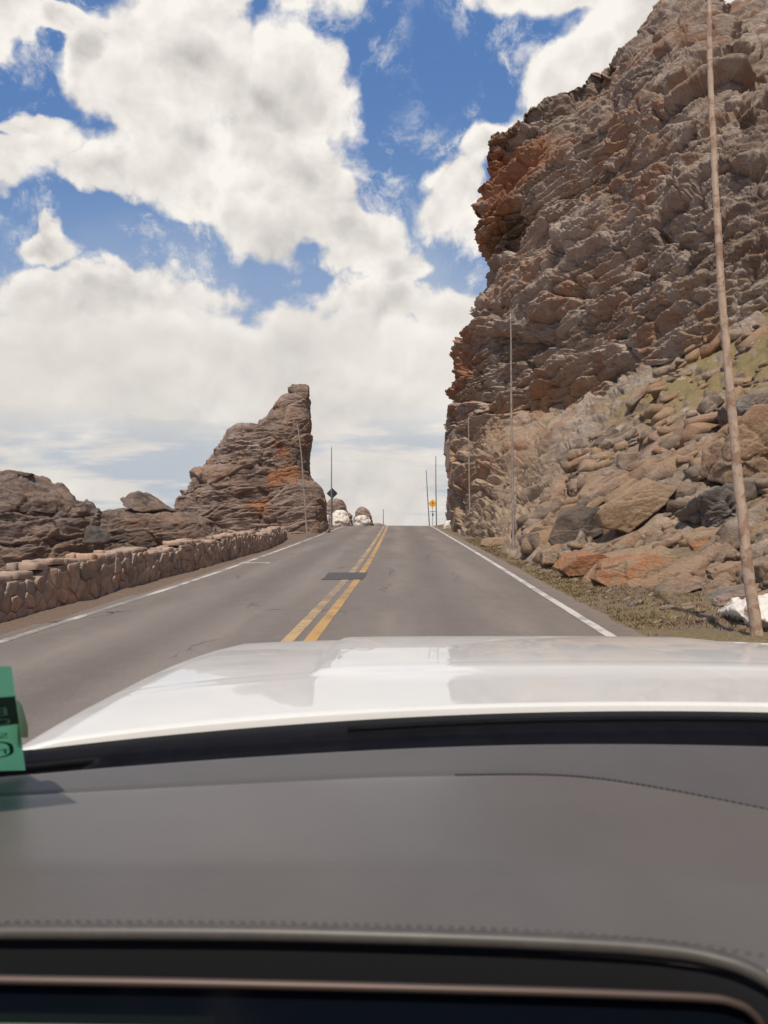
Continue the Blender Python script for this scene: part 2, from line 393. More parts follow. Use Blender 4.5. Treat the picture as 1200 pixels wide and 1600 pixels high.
def M_asphalt():
    m, t, b = base_mat('asphalt')
    pos = t.new('ShaderNodeNewGeometry').outputs['Position']
    lat = t.attr('lat')      # metres to the left of the right-hand edge line
    n1 = t.noise(t.mapping(pos, scl=(1, .18, 1)), .9, 5, .6); n2 = t.noise(pos, 55, 4, .8); n3 = t.noise(pos, 3.5, 6, .65); n5 = t.noise(pos, 160, 2, .6)
    c = t.mix(t.rng(n1, .3, .7), (.180, .146, .124), (.215, .176, .150))
    c = t.mix(t.m('MULTIPLY', t.rng(n3, .45, .7), .35), c, (.255, .213, .182))
    # pale wheel tracks and dusty strip beside the centre line
    def track(c0, w): return t.m('SUBTRACT', 1.0, t.m('DIVIDE', t.m('ABSOLUTE', t.m('SUBTRACT', lat, c0)), w), clamp=True)
    tr = t.m('ADD', t.m('ADD', track(1.05, .45), track(2.75, .45)), t.m('ADD', track(4.75, .5), track(6.3, .5)), clamp=True)
    c = t.mix(t.m('MULTIPLY', tr, t.rng(n1, .35, .65, .1, .5)), c, (.30, .25, .212))
    oil = t.m('ADD', track(1.9, .5), track(5.5, .5), clamp=True)
    c = t.mix(t.m('MULTIPLY', oil, .28), c, (.11, .094, .086))
    c = t.mix(t.rng(n2, .56, .74, 0, .8), c, (.38, .32, .28))
    c = t.mix(t.rng(n2, .45, .28, 0, .75), c, (.06, .052, .048))
    # cracks: sparse and broken up
    cp = t.vm('ADD', pos, t.vm('SCALE', t.new('ShaderNodeTexNoise').outputs['Color'], sc_=0.0))
    wn = t.new('ShaderNodeTexNoise'); t.put(wn.inputs['Vector'], pos); t.put(wn.inputs['Scale'], 2.2); t.put(wn.inputs['Detail'], 5)
    cp = t.vm('ADD', t.mapping(pos, scl=(1, .33, 1)), t.vm('SCALE', wn.outputs['Color'], sc_=.5))
    ck = t.vor(cp, .42, 'DISTANCE_TO_EDGE')
    cm = t.m('MULTIPLY', t.rng(ck, .008, .002), t.rng(t.noise(pos, .33, 3, .5), .53, .59))
    c = t.mix(t.m('MULTIPLY', cm, .85), c, (.035, .030, .028))
    # sandy edges
    ed = t.m('ADD', t.rng(lat, .05, -.35), t.rng(lat, 7.3, 7.75), clamp=True)
    c = t.mix(t.m('MULTIPLY', ed, t.rng(n3, .3, .6, .2, .9)), c, (.235, .175, .135))
    t.put(b.inputs['Base Color'], c); b.inputs['Roughness'].default_value = .82; b.inputs['Specular IOR Level'].default_value = .3
    bump(t, b, t.m('ADD', n5, t.m('MULTIPLY', n2, .8)), .5, .006)
    return m
def paint_mat(name, col, wear=.5, thresh=.5):
    m, t, b = base_mat(name)
    pos = t.new('ShaderNodeNewGeometry').outputs['Position']
    n = t.noise(pos, 26, 6, .8); n2 = t.noise(pos, 1.1, 4, .6)
    f = t.rng(t.m('ADD', n, t.m('MULTIPLY', t.m('SUBTRACT', n2, .5), .9)), thresh - .08, thresh + .08)
    c = t.mix(f, tuple(x * .78 for x in col), col)
    c = t.mix(t.m('MULTIPLY', t.m('SUBTRACT', 1.0, f), wear), c, (.19, .155, .135))
    t.put(b.inputs['Base Color'], c); b.inputs['Roughness'].default_value = .7
    bump(t, b, n, .3, .004)
    return m
MA = M_asphalt()
Ys = np.concatenate([np.arange(-60, 0, 1.5), np.arange(0, 95, .25), np.arange(95, 400, 3)])
lats = np.array([-.42, -.3, -.15, 0, .5, 1, 1.8, 2.7, 3.3, 3.63, 4, 4.8, 5.6, 6.4, 7, 7.25, 7.45, 7.6])
YY, LL = np.meshgrid(Ys, lats, indexing='ij')
edge = np.where(LL < -.4, .07 * perlin(np.stack([YY.ravel() * 1.3, LL.ravel() * 0, YY.ravel() * 0], 1)).reshape(YY.shape) * 2, 0)
edge = np.where(LL > 7.55, .12 * perlin(np.stack([YY.ravel() * 1.1, LL.ravel() * 0 + 3, YY.ravel() * 0], 1)).reshape(YY.shape) * 2, edge)
XX = xright(YY) - LL + edge
ZZ = zroad(YY) - .006 * np.abs(LL - LANE) + .004 * perlin(np.stack([XX.ravel() * .5, YY.ravel() * .3, XX.ravel() * 0], 1)).reshape(YY.shape)
road = mesh_obj('road', np.stack([XX, YY, ZZ], -1).reshape(-1, 3), grid_faces(*YY.shape)[:, ::-1].copy(), MA, attrs={'lat': LL.ravel()})
tag(road, kind='structure')
def strip(name, l0, l1, y0, y1, mat, step=.25, lift=.004, wob=.012):
    ys = np.arange(y0, y1 + 1e-6, step); ls = np.array([l0, (l0 + l1) / 2, l1])
    a, b_ = np.meshgrid(ys, ls, indexing='ij')
    w = wob * perlin(np.stack([a.ravel() * 1.7, b_.ravel() * 9, a.ravel() * 0 + 2.2], 1)).reshape(a.shape)
    X = xright(a) - b_ + w
    Z = zroad(a) - .006 * np.abs(b_ - LANE) + .004 * perlin(np.stack([X.ravel() * .5, a.ravel() * .3, X.ravel() * 0], 1)).reshape(a.shape) + lift
    o = mesh_obj(name, np.stack([X, a, Z], -1).reshape(-1, 3), grid_faces(*a.shape)[:, ::-1].copy(), mat)
    return tag(o, kind='structure')
MW = paint_mat('white_road_paint', (.62, .56, .49), .5, .44); MWw = paint_mat('worn_white_road_paint', (.58, .52, .46), .75, .50)
MY = paint_mat('yellow_road_paint', (.52, .29, .095), .55, .45); MYw = paint_mat('worn_yellow_road_paint', (.52, .34, .16), .75, .50)
strip('edge_line_right', -.06, .07, -40, 160, MW)
strip('edge_line_left', 7.18, 7.32, -40, 160, MWw)
strip('centre_line_right', 3.55, 3.70, -40, 160, MY)
strip('centre_line_left', 3.81, 3.96, -40, 160, MYw)
strip('short_line', 6.5, 7.35, 21.3, 21.75, MWw, step=.15)
MP = simple('dark_asphalt_patch', (.085, .075, .07), .8, nscale=30, namp=.3, bstr=.5, bscale=160, bdist=.005)
strip('asphalt_patch', 3.50, 4.42, 16.3, 18.2, MP, step=.2, lift=.008, wob=.06)
# road-side ground
def ground_h(X, Y):
    zr = zroad(np.clip(Y, -60, 399)); xr = xright(np.clip(Y, -60, 399)); lat = xr - X
    under = (lat > -.36) & (lat < 7.5)
    rgt = np.clip(-lat - .36, 0, None); lft = np.clip(lat - 7.5, 0, None)
    z = zr - .035
    nearR = np.clip((Y - 85) / 30, 0, 1)
    z = z + (1 - nearR) * (.06 * np.clip(rgt, 0, 2.4) + .10 * np.clip(rgt - .5, 0, 30) ** .9 * .5) - nearR * .25 * rgt
    z = z - .55 * np.clip(lft - 2.2, 0, 60) - .28 * np.clip(lft - 62, 0, 800)
    z = z + np.where(lft > 0, .02, 0)
    z = z - .25 * np.clip(Y - 400, 0, 1200) - .12 * np.clip(rgt - 60, 0, 2500)
    P = np.stack([X, Y, X * 0], 1)
    amp = np.clip(np.maximum(rgt, lft), 0, 1)
    z = z + amp * (.10 * fbm(P * .8, 4, 3) + .06 * fbm(P * 3.1, 3, 5)) * np.where(under, 0, 1)
    far = np.clip((np.hypot(X, Y) - 150) / 600, 0, 1)
    z = z + far * 60 * fbm(P / 400, 5, 9)
    return z
gx = np.concatenate([-np.geomspace(9000, 22, 36), np.arange(-21, -6, .5), np.arange(-6, -3, .12), np.arange(-3, 2, .8), np.arange(2, 8, .1), np.arange(8, 30, .8), np.geomspace(31, 9000, 34)])
gy = np.concatenate([-np.geomspace(9000, 41, 30), np.arange(-40, 0, 1.5), np.arange(0, 34, .14), np.arange(34, 100, .5), np.arange(100, 200, 3), np.geomspace(203, 9000, 36)])
GX, GY = np.meshgrid(gx, gy)
gz = ground_h(GX.ravel(), GY.ravel())
def M_ground():
    m, t, b = base_mat('verge_ground')
    pos = t.new('ShaderNodeNewGeometry').outputs['Position']
    n1 = t.noise(pos, .9, 5, .6); n2 = t.noise(pos, 14, 6, .75); n3 = t.noise(pos, 4, 6, .7)
    sx = t.new('ShaderNodeSeparateXYZ'); t.l.new(pos, sx.inputs[0])
    dirt = t.mix(n2, (.12, .082, .060), (.28, .20, .15))
    gr = t.mix(n2, (.10, .075, .035), (.30, .225, .12))
    right = t.rng(sx.outputs[0], 1, 2.5)
    c = t.mix(t.m('MULTIPLY', t.rng(t.m('ADD', n3, t.m('MULTIPLY', t.m('SUBTRACT', n1, .5), .6)), .38, .56), right), dirt, gr)
    peb = t.vor(pos, 22, 'F1'); pc = t.vor(pos, 22, 'F1', 'Color')
    pm = t.m('MULTIPLY', t.rng(peb, .28, .18), t.rng(n1, .38, .6))
    c = t.mix(t.m('MULTIPLY', pm, .7), c, t.mix(t.m('MULTIPLY', pc, 1.0) if False else n2, (.20, .16, .13), (.42, .36, .31)))
    t.put(b.inputs['Base Color'], c); b.inputs['Roughness'].default_value = .95; b.inputs['Specular IOR Level'].default_value = .15
    bump(t, b, t.m('ADD', n2, t.m('MULTIPLY', peb, -.6)), .8, .03)
    return m
ground = mesh_obj('ground', np.stack([GX.ravel(), GY.ravel(), gz], 1), grid_faces(*GX.shape), M_ground())
tag(ground, kind='structure')

# ------------------------------------------------------------------ the cliff and its foot slope
# columns of the face, from the far end of the cut to beside and behind the car: (bottom, foot, top)
edgecol = [(690, 822, 60), (691, 790, 60), (697, 740, 59), (692, 690, 58), (702, 652, 57), (697, 615, 56), (706, 575, 55), (713, 545, 55), (724, 500, 54),
           (727, 480, 54), (762, 440, 53.5), (771, 402, 53), (749, 374, 52.5), (742, 345, 52), (757, 300, 52), (758, 240, 52), (766, 224, 52)]
E_ = np.array([Wp(*e) for e in edgecol])
et = (E_[:, 2] - E_[0, 2]) / (E_[-1, 2] - E_[0, 2])
NT_ = 740
tt = np.linspace(0, 1, NT_)
def column(bot, foot, top, footfrac, lean=0.0, ew=0.0):
    """rows NT_ x 3 from bottom to top; rows below footfrac run up the foot slope"""
    bot, foot, top = map(np.asarray, (bot, foot, top))
    out = np.zeros((NT_, 3))
    a = tt < footfrac
    s = (tt[a] / footfrac)[:, None]
    out[a] = bot + (foot - bot) * s + np.array([0, 0, -1]) * (np.sin(s * math.pi) * .05 * np.linalg.norm(foot - bot))
    s = ((tt[~a] - footfrac) / (1 - footfrac))
    h = s ** 1.35                                  # steeper low down, leaning back higher up
    P = foot + (top - foot) * np.stack([h, h, s], 1)
    out[~a] = P
    # share of the corner's overhanging profile
    if ew > 0:
        Ez = np.stack([np.interp(tt, et, E_[:, k]) for k in range(3)], 1)
        lin = E_[0] + (E_[-1] - E_[0]) * tt[:, None]
        out += (Ez - lin) * ew * np.array([1, 1, 0])
    return out
cols = []
Ecol = np.stack([np.interp(tt, et, E_[:, k]) for k in range(3)], 1)
ff = .30
cols.append((-30, Ecol + np.array([34, 60, 0]) + np.array([0, 0, 1]) * (tt[:, None] * -12)))
cols.append((-16, Ecol + np.array([16, 30, 0]) + np.array([0, 0, 1]) * (tt[:, None] * -5)))
cols.append((-5, Ecol + np.array([3.2, 9, 0])))
cols.append((0, Ecol))
spec = [(3.5, (704, 832, 50), (728, 650, 53), (782, 200, 52), .36, .85),
        (8, (724, 842, 40), (765, 650, 49), (806, 184, 52), .36, .6),
        (13, (756, 856, 31), (830, 650, 44), (850, 152, 51.5), .34, .45),
        (19, (806, 876, 23), (900, 632, 40), (905, 132, 51), .33, .3),
        (25, (872, 899, 18.3), (970, 604, 37), (950, 90, 50.5), .32, .2),
        (31, (938, 924, 14.8), (1050, 574, 34), (985, 54, 50), .31, .12),
        (36, (1030, 938, 13.0), (1120, 542, 32), (1040, 6, 49), .31, .06),
        (41, (1130, 952, 11.8), (1200, 500, 30.5), (1098, -10, 48), .31, .03),
        (44, (1190, 985, 10.4), (1260, 480, 29.5), (1128, 42, 47.5), .31, 0),
        (49, (1260, 1015, 8.8), (1340, 440, 28), (1205, 6, 47), .31, 0),
        (57, (1420, 1100, 6.5), (1560, 350, 24), (1350, -40, 44), .31, 0)]
for k, b_, f_, t_, fr, ew in spec: cols.append((k, column(Wp(*b_), Wp(*f_), Wp(*t_), fr, ew=ew)))
cols.append((68, column((5.0, 0, .0), (17, 8, 9.5), (33, 30, 34), .31)))
cols.append((80, column((4.6, -14, -.4), (18, -10, 9.5), (38, 4, 33), .31)))
cols.append((94, column((4.0, -34, -1), (20, -34, 9.0), (42, -30, 30), .31)))
ks = np.array([c[0] for c in cols], float); C_ = np.stack([c[1] for c in cols], 0)
# sample columns densely where they fill the picture
ss = np.concatenate([np.linspace(-30, -5, 50)[:-1], np.linspace(-5, 3.5, 110)[:-1], np.linspace(3.5, 44, 520)[:-1], np.linspace(44, 57, 90)[:-1], np.linspace(57, 94, 80)])
NS_ = len(ss)
S = np.stack([np.stack([np.interp(ss, ks, C_[:, r, d]) for r in range(NT_)], 0) for d in range(3)], -1)   # NT_ x NS_ x 3
# soften the kinks between columns a little
for _ in range(6): S[:, 1:-1] = .25 * S[:, :-2] + .5 * S[:, 1:-1] + .25 * S[:, 2:] if _ < 3 else S[:, 1:-1]
# back of the crag: rows past the rim go back and down
back = []
top = S[-1]
N2 = 26
dirb = np.zeros_like(top); dirb[:, 0] = .75; dirb[:, 1] = .66
for i in range(1, N2 + 1):
    s = (i / N2) ** 1.4
    back.append(top + dirb * (s * 38) + np.array([0, 0, 1]) * (-s * 16 - .02 * i))
S = np.concatenate([S, np.array(back)], 0)
S[:1] -= np.array([0, 0, .5]); NR_ = S.shape[0]
Pb = S.reshape(-1, 3)
N = normals_grid(Pb, NR_, NS_)
if N[(NT_ // 2) * NS_ + NS_ // 2][0] > 0: N = -N
d, blk, seam = rock(Pb, 1.0, 1.0, 3, flat=(.9, .9, 3.3))
rr = np.repeat(np.concatenate([tt, np.ones(N2)]), NS_)
sn = np.tile(ss, NR_)
foot_t = np.interp(sn, [-30, 16, 21, 26, 31, 94], [.0, .0, .13, .29, .31, .31])
slope_m = np.clip((foot_t - rr) / .02, 0, 1)                       # 1 on the foot slope
basefade = np.clip(rr / .02, .15, 1)
nearfade = np.clip((np.hypot(Pb[:, 0], Pb[:, 1]) - 5) / 34, .26, 1)
d2, blk2 = rubble(Pb + 31, 12)
smoothface = np.clip((.36 - rr) / .06, 0, 1) * np.clip((sn - 3) / 5, 0, 1) * np.clip((26 - sn) / 4, 0, 1)
edgecalm = 1 - .75 * np.clip((.30 - rr) / .12, 0, 1) * np.clip((4 - sn) / 2, 0, 1)
d = d * (1 - .25 * smoothface) * edgecalm - .55 * np.clip((rr - .25) / .1, 0, 1) * np.clip((36 - sn) / 10, 0, 1)
disp = (d - .35 * (1 - edgecalm)) * nearfade * (1 - slope_m) + d2 * .6 * slope_m * np.clip(nearfade * 1.6, .4, 1) + .9 * fbm(Pb / 7.0, 3, 21) * (1 - .5 * slope_m) * nearfade
raw = disp; sm = disp.reshape(NR_, NS_).copy()
for _ in range(5):
    sm[1:-1] = .25 * sm[:-2] + .5 * sm[1:-1] + .25 * sm[2:]; sm[:, 1:-1] = .25 * sm[:, :-2] + .5 * sm[:, 1:-1] + .25 * sm[:, 2:]
disp = raw * (1 - slope_m) + (sm.ravel() - .10) * slope_m
Pd = Pb + N * (disp * basefade)[:, None]
# keep rock off the verge
xe = xright(np.clip(Pd[:, 1], -60, 399)) + .75
push = np.clip(xe - Pd[:, 0], 0, None) * (Pd[:, 1] < 58); Pd[:, 0] += push
def blobs(P, L):
    r = np.zeros(len(P))
    for (px, py, D, rad, s) in L:
        c = Wp(px, py, D); dd = np.linalg.norm((P - c) * np.array([1, .45, 1.25]), axis=1) / rad
        r = np.maximum(r, s * np.clip(1.25 - dd, 0, 1))
    return r
rust = blobs(Pd, [(800, 285, 52, 3.8, 1.05), (772, 260, 52, 2.6, 1), (775, 350, 52, 2.4, .9), (720, 595, 56, 3.6, 1.0), (745, 630, 54, 2.6, .85), (730, 540, 55, 3, .7), (860, 648, 47, 1.8, .9),
                  (958, 470, 45, 2.2, 1.0), (985, 380, 46, 2.4, .75), (1120, 420, 42, 2.4, .6), (880, 420, 48, 2.2, .55), (1010, 165, 50, 2.0, .7), (1100, 255, 46, 2.6, .75), (1060, 350, 44, 2.5, .6), (1190, 150, 46, 2.0, .8),
                  (900, 540, 46, 1.6, .5), (715, 520, 54, 1.5, .7), (730, 800, 45, 1.2, .4), (1000, 890, 14.5, .9, .8), (890, 880, 18, .8, .7), (1120, 880, 13, .7, .7)])
tanb = blobs(Pd, [(730, 780, 48, 5.0, .8), (720, 720, 55, 3.0, .5), (790, 720, 42, 4.5, 1.0), (790, 780, 32, 3.8, 1.1), (830, 820, 25, 2.2, 1.0), (760, 700, 47, 5.0, .9), (740, 820, 42, 3.5, .9), (770, 760, 40, 4.0, 1.0), (850, 700, 40, 3.4, .8), (880, 640, 42, 3.6, .9), (830, 740, 32, 2.6, .9), (900, 800, 22, 2, .7), (1150, 700, 17, 1.6, 1.0),
                  (1000, 840, 17, 1.6, .7), (830, 650, 45, 2, .5), (1000, 700, 26, 3, .4), (1080, 640, 25, 3, .45), (1150, 850, 13, 1.5, .5)])
grs = .42 * slope_m * np.clip((sn - 19) / 6, 0, 1)
grs = np.maximum(grs, blobs(Pd, [(1190, 550, 29, 6.5, 1.1), (1100, 590, 29, 5.5, 1.1), (1020, 630, 31, 4.0, 1.0)]))
Fc = grid_faces(NR_, NS_)
att = {'blk': np.where(slope_m > .5, blk2, blk), 'rust': rust, 'tan': tanb, 'grass': grs}
isl = slope_m.reshape(-1)[Fc[:, 0]] > .5
def submesh(name, sel, mat):
    f = Fc[sel]; used, inv = np.unique(f, return_inverse=True)
    return mesh_obj(name, Pd[used], inv.reshape(f.shape)[:, ::-1].copy(), mat, attrs={k: v[used] for k, v in att.items()})
cliff = submesh('rock_cliff', ~isl, M_CLIFF)
tag(cliff, 'towering dark brown layered rock cliff with rust patches rising over the right of the road', 'cliff')
slope = submesh('hillside', isl, M_SLOPE); tag(slope, kind='structure')
from mathutils.bvhtree import BVHTree
def bvh_of(o):
    me = o.data; return BVHTree.FromPolygons([v.co.copy() for v in me.vertices], [tuple(p.vertices) for p in me.polygons])
BVS = bvh_of(slope)
GB = BVHTree.FromPolygons([v.co.copy() for v in ground.data.vertices], [tuple(p.vertices) for p in ground.data.polygons])
def surf_z(x, y):
    z = -1e9; nrm = Vector((0, 0, 1))
    for T in (BVS, GB):
        h = T.ray_cast(Vector((x, y, 60)), Vector((0, 0, -1)))
        if h[0] is not None and h[0].z > z: z = h[0].z; nrm = h[1]
    return z, nrm

# ------------------------------------------------------------------ standing rocks traced by height: rings of a solid
def outcrop(name, left, right, D, depth, mat, label, cat, seed, nz=150, nth=200, amp=.5, scl=.55, rust=(), group=None, ysh=0.0, xpow=2.6, zbot=-1.0, dz_dip=None):
    """left/right: [(px,py)...] outlines of the crag at depth D, turned into widths by height; depth = half thickness"""
    L = np.array([Wp(a, b, D) for a, b in left]); Rr = np.array([Wp(a, b, D) for a, b in right])
    L = L[np.argsort(L[:, 2])]; Rr = Rr[np.argsort(Rr[:, 2])]
    z1 = max(L[-1, 2], Rr[-1, 2]); z0 = min(L[0, 2], Rr[0, 2]) + zbot
    zs = np.linspace(z0, z1, nz)
    xl = np.interp(zs, L[:, 2], L[:, 0]); xr = np.interp(zs, Rr[:, 2], Rr[:, 0])
    cx = (xl + xr) / 2; hw = (xr - xl) / 2
    hd = depth * (hw / hw.max()) ** .55
    th = np.linspace(0, 2 * math.pi, nth, endpoint=False)
    c, s = np.cos(th), np.sin(th)
    e = 2 / xpow
    ux = np.sign(c) * np.abs(c) ** e; uy = np.sign(s) * np.abs(s) ** e
    X = cx[:, None] + hw[:, None] * ux; Y = D + ysh + hd[:, None] * uy; Z = np.repeat(zs[:, None], nth, 1)
    G = np.stack([X, Y, Z], -1)
    caps = []
    for i in range(1, 9):
        k = 1 - i / 8
        g = G[-1].copy(); cc = g.mean(0); g = cc + (g - cc) * k; g[:, 2] += .02 * i; caps.append(g)
    G = np.concatenate([G, np.array(caps)], 0); nr = G.shape[0]
    P = G.reshape(-1, 3)
    Gp = np.concatenate([G[:, -1:], G, G[:, :1]], 1)
    du = (Gp[:, 2:] - Gp[:, :-2]); dv = np.gradient(G, axis=0)
    Nn = np.cross(du, dv); Nn /= np.linalg.norm(Nn, axis=2, keepdims=True) + 1e-9; Nn = Nn.reshape(-1, 3)
    dd, bk, sm_ = rock(P, 1.0, scl * .95, seed, dip=dz_dip, beds=.85, flat=(1, 1, 2.5))
    dd = dd - dd.mean() - .12 * scl
    wloc = np.clip(np.repeat(np.concatenate([hw, np.full(8, hw[-1])]), nth) / (3.2 * scl), .30, 1)
    wloc = wloc * (1 - .65 * np.clip((np.tile(ux, nr) - .35) / .4, 0, 1) * (name == 'rock_spire'))
    P = P + Nn * ((dd * amp + .25 * scl * fbm(P / (3 * scl), 3, seed)) * wloc)[:, None]
    P[:, 2] += .0
    ru = blobs(P, rust)
    o = mesh_obj(name, P, grid_faces(nr, nth, True), mat, attrs={'blk': bk, 'rust': ru, 'tan': np.zeros(len(P)), 'grass': np.zeros(len(P))}, origin=(float(cx[0]), D + ysh, float(z0 + 1)))
    return tag(o, label, cat, group)
FLAT = np.array((Matrix.Rotation(R(9), 4, 'Y') @ Matrix.Rotation(R(3), 4, 'X')).to_3x3())
outcrop('rock_spire',
        [(268, 842), (272, 810), (277, 796), (288, 782), (291, 764), (305, 742), (331, 731), (340, 712), (348, 692), (361, 677), (382, 672), (396, 664), (405, 655), (427, 641), (431, 633), (440, 621), (450, 617)],
        [(514, 842), (512, 800), (509, 778), (503, 762), (489, 752), (484, 742), (485, 700), (486, 660), (482, 640), (484, 626), (480, 617)],
        47, 3.4, M_SPIRE, 'tall jagged brown rock spire at the end of the stone wall left of the road', 'rock spire', 5,
        nz=260, nth=360, amp=.55, scl=.66, rust=[(440, 700, 44, 1.1, .95), (455, 735, 44, 1.2, 1.0), (425, 745, 44, 1.1, 1.0), (405, 790, 44, 1.1, .9), (370, 760, 44, .9, .5)], dz_dip=FLAT)
def boulder(name, c, size, rot, mat, label, cat, seed, sub=5, amp=.07, group=None, rust=None, tan=0.0, planes=9, strat=.25, hard=80, poly=None, D=None, thick=None):
    """angular block: soft intersection of random planes, then bedded relief"""
    me = bpy.data.meshes.get('ico%d' % sub)
    if me is None:
        import bmesh
        bm = bmesh.new(); bmesh.ops.create_icosphere(bm, subdivisions=sub, radius=1); me = bpy.data.meshes.new('ico%d' % sub); bm.to_mesh(me); bm.free()
    V = np.array([v.co[:] for v in me.vertices]); Fi = np.array([p.vertices[:] for p in me.polygons])
    r_ = np.random.default_rng(seed)
    ns = r_.normal(size=(planes, 3)); ns /= np.linalg.norm(ns, axis=1, keepdims=True)
    ns = np.concatenate([ns, [[0, 0, 1], [0, 0, -1], [1, .15, .1], [-1, .1, .2], [0, 1, .1], [.1, -1, .15]]]); ns /= np.linalg.norm(ns, axis=1, keepdims=True)
    ds = r_.uniform(.72, 1.0, len(ns)); 
    q = np.clip(V @ ns.T, 0, None) / ds
    rad = 1 / (np.sum(q ** hard, 1) ** (1 / hard))
    P = V * rad[:, None]
    S_ = np.array(size)
    if poly is not None:                 # the outline as planes of its own, cut from a solid
        pp = np.array([[(a - 600) / F * D, (800 - b_) / F * D] for a, b_ in poly]); cc = pp.mean(0); pp = pp - cc
        area = sum(pp[i][0] * pp[(i + 1) % len(pp)][1] - pp[(i + 1) % len(pp)][0] * pp[i][1] for i in range(len(pp)))
        if area < 0: pp = pp[::-1]
        nn, dd_ = [], []
        for i in range(len(pp)):
            e = pp[(i + 1) % len(pp)] - pp[i]; n2 = np.array([e[1], -e[0]]) / np.linalg.norm(e)
            nn.append([n2[0], r_.uniform(-.25, .25), n2[1]]); dd_.append(max(.03, float(n2 @ pp[i])))
        ext = float(np.ptp(pp[:, 0])); th_ = thick or ext * .35
        for k in range(5):
            a = np.array([r_.uniform(-.55, .55), -1 if k < 3 else 1, r_.uniform(-.2, .8)]); nn.append(list(a)); dd_.append(th_ * r_.uniform(.85, 1.15) * np.linalg.norm(a))
        nn = np.array(nn, float); nn /= np.linalg.norm(nn, axis=1, keepdims=True)
        S_ = np.array([ext / 2, th_, float(np.ptp(pp[:, 1])) / 2])
        Vd = V * S_; Vd /= np.linalg.norm(Vd, axis=1, keepdims=True)
        q = np.clip(Vd @ nn.T, 0, None) / np.array(dd_)
        Pw = Vd / (np.sum(q ** hard, 1) ** (1 / hard))[:, None]
        c = tuple(Wp(600 + cc[0] / D * F, 800 - cc[1] / D * F, D)); rot = (0, 0, 0)
    else: Pw = P * S_
    m_ = float(np.mean(S_))
    dd, bk, _ = rock(Pw + seed * 3.7, 1, m_ * .42, seed % 90, flat=(1, 1, 1.6), beds=.25)
    nrm = V / S_; nrm /= np.linalg.norm(nrm, axis=1, keepdims=True)
    Pw = Pw + nrm * (dd * strat + amp * m_ * fbm(Pw / m_ * 1.6 + seed, 4, seed % 50))[:, None]
    RM = np.array(Matrix.Rotation(rot[2], 3, 'Z') @ Matrix.Rotation(rot[1], 3, 'Y') @ Matrix.Rotation(rot[0], 3, 'X'))
    Pw = Pw @ RM.T
    n = len(Pw)
    ru = np.full(n, rust if rust is not None else 0.0)
    o = mesh_obj(name, Pw, Fi, mat, attrs={'blk': bk, 'rust': ru, 'tan': np.full(n, tan), 'grass': np.zeros(n)}, origin=(0, 0, 0))
    o.location = tuple(c)
    if label: tag(o, label, cat, group)
    return o
def at(px, py, D): return tuple(Wp(px, py, D))
boulder('boulder', at(467, 612, 46.6), (.66, .62, .42), (0, R(6), .2), M_SPIRE, 'square brown block perched on the very top of the rock spire', 'boulder', 21, sub=5, amp=.05, poly=[(451, 613), (461, 601), (482, 603), (483, 618), (479, 624), (456, 622)], D=46.6, thick=0.55)
outcrop('rock_outcrop',
        [(-260, 900), (-260, 800), (-200, 760), (-60, 752), (-20, 742)],
        [(172, 900), (160, 850), (152, 822), (146, 800), (132, 786), (110, 772), (88, 758), (66, 748), (46, 742)],
        31, 3.2, M_OUT, 'rounded dark grey brown rock outcrop behind the stone wall at the far left', 'rock outcrop', 8, nz=150, nth=420, amp=.5, scl=.5, dz_dip=FLAT)
boulder('boulder', at(32, 742, 30.2), (.62, .5, .13), (0, R(3), 0), M_OUT, 'flat slab with a pointed tip lying on top of the dark outcrop at far left', 'boulder', 33, sub=5, poly=[(8, 742), (22, 736), (52, 740), (44, 747), (14, 750)], D=30.2, thick=0.5)
outcrop('rock_outcrop',
        [(140, 880), (142, 830), (152, 806), (168, 799), (182, 796)],
        [(350, 880), (345, 840), (330, 815), (300, 802), (262, 799), (240, 797)],
        37, 2.2, M_OUT, 'low craggy rock ridge between the dark outcrop and the rock spire', 'rock outcrop', 14, nz=90, nth=300, amp=.42, scl=.42, dz_dip=FLAT, rust=[(215, 815, 35, .9, .5)])
boulder('boulder', at(229, 786, 36.4), (1.05, .7, .40), (0, R(12), .1), M_OUT, 'pointed wedge shaped boulder balanced on the low ridge left of the spire', 'boulder', 47, sub=5, planes=6, poly=[(196, 782), (206, 776), (226, 769), (264, 797), (236, 803), (206, 793)], D=36.4, thick=0.7)
boulder('boulder', at(148, 835, 28.5), (.55, .5, .42), (0, 0, .4), M_DARKB, 'smooth dark grey boulder at the foot of the far left outcrop', 'boulder', 52, sub=4, planes=16, hard=10)
# rocks and snow at the crest, left
outcrop('rock_outcrop', [(503, 840), (506, 800), (511, 787), (516, 781)], [(553, 840), (551, 818), (549, 806), (543, 797), (540, 788), (535, 781)],
        66, 1.5, M_SPIRE, 'small brown rock knob above the snow bank beside the dark diamond sign', 'rock outcrop', 17, nz=60, nth=120, amp=.4, scl=.3, dz_dip=FLAT)
outcrop('rock_outcrop', [(549, 840), (553, 812), (555, 800), (560, 794)], [(587, 840), (583, 815), (580, 806), (576, 798), (571, 794)],
        84, 1.6, M_SPIRE, 'farthest dark rock hump at the road crest behind the snow banks', 'rock outcrop', 19, nz=60, nth=120, amp=.35, scl=.3, dz_dip=FLAT)

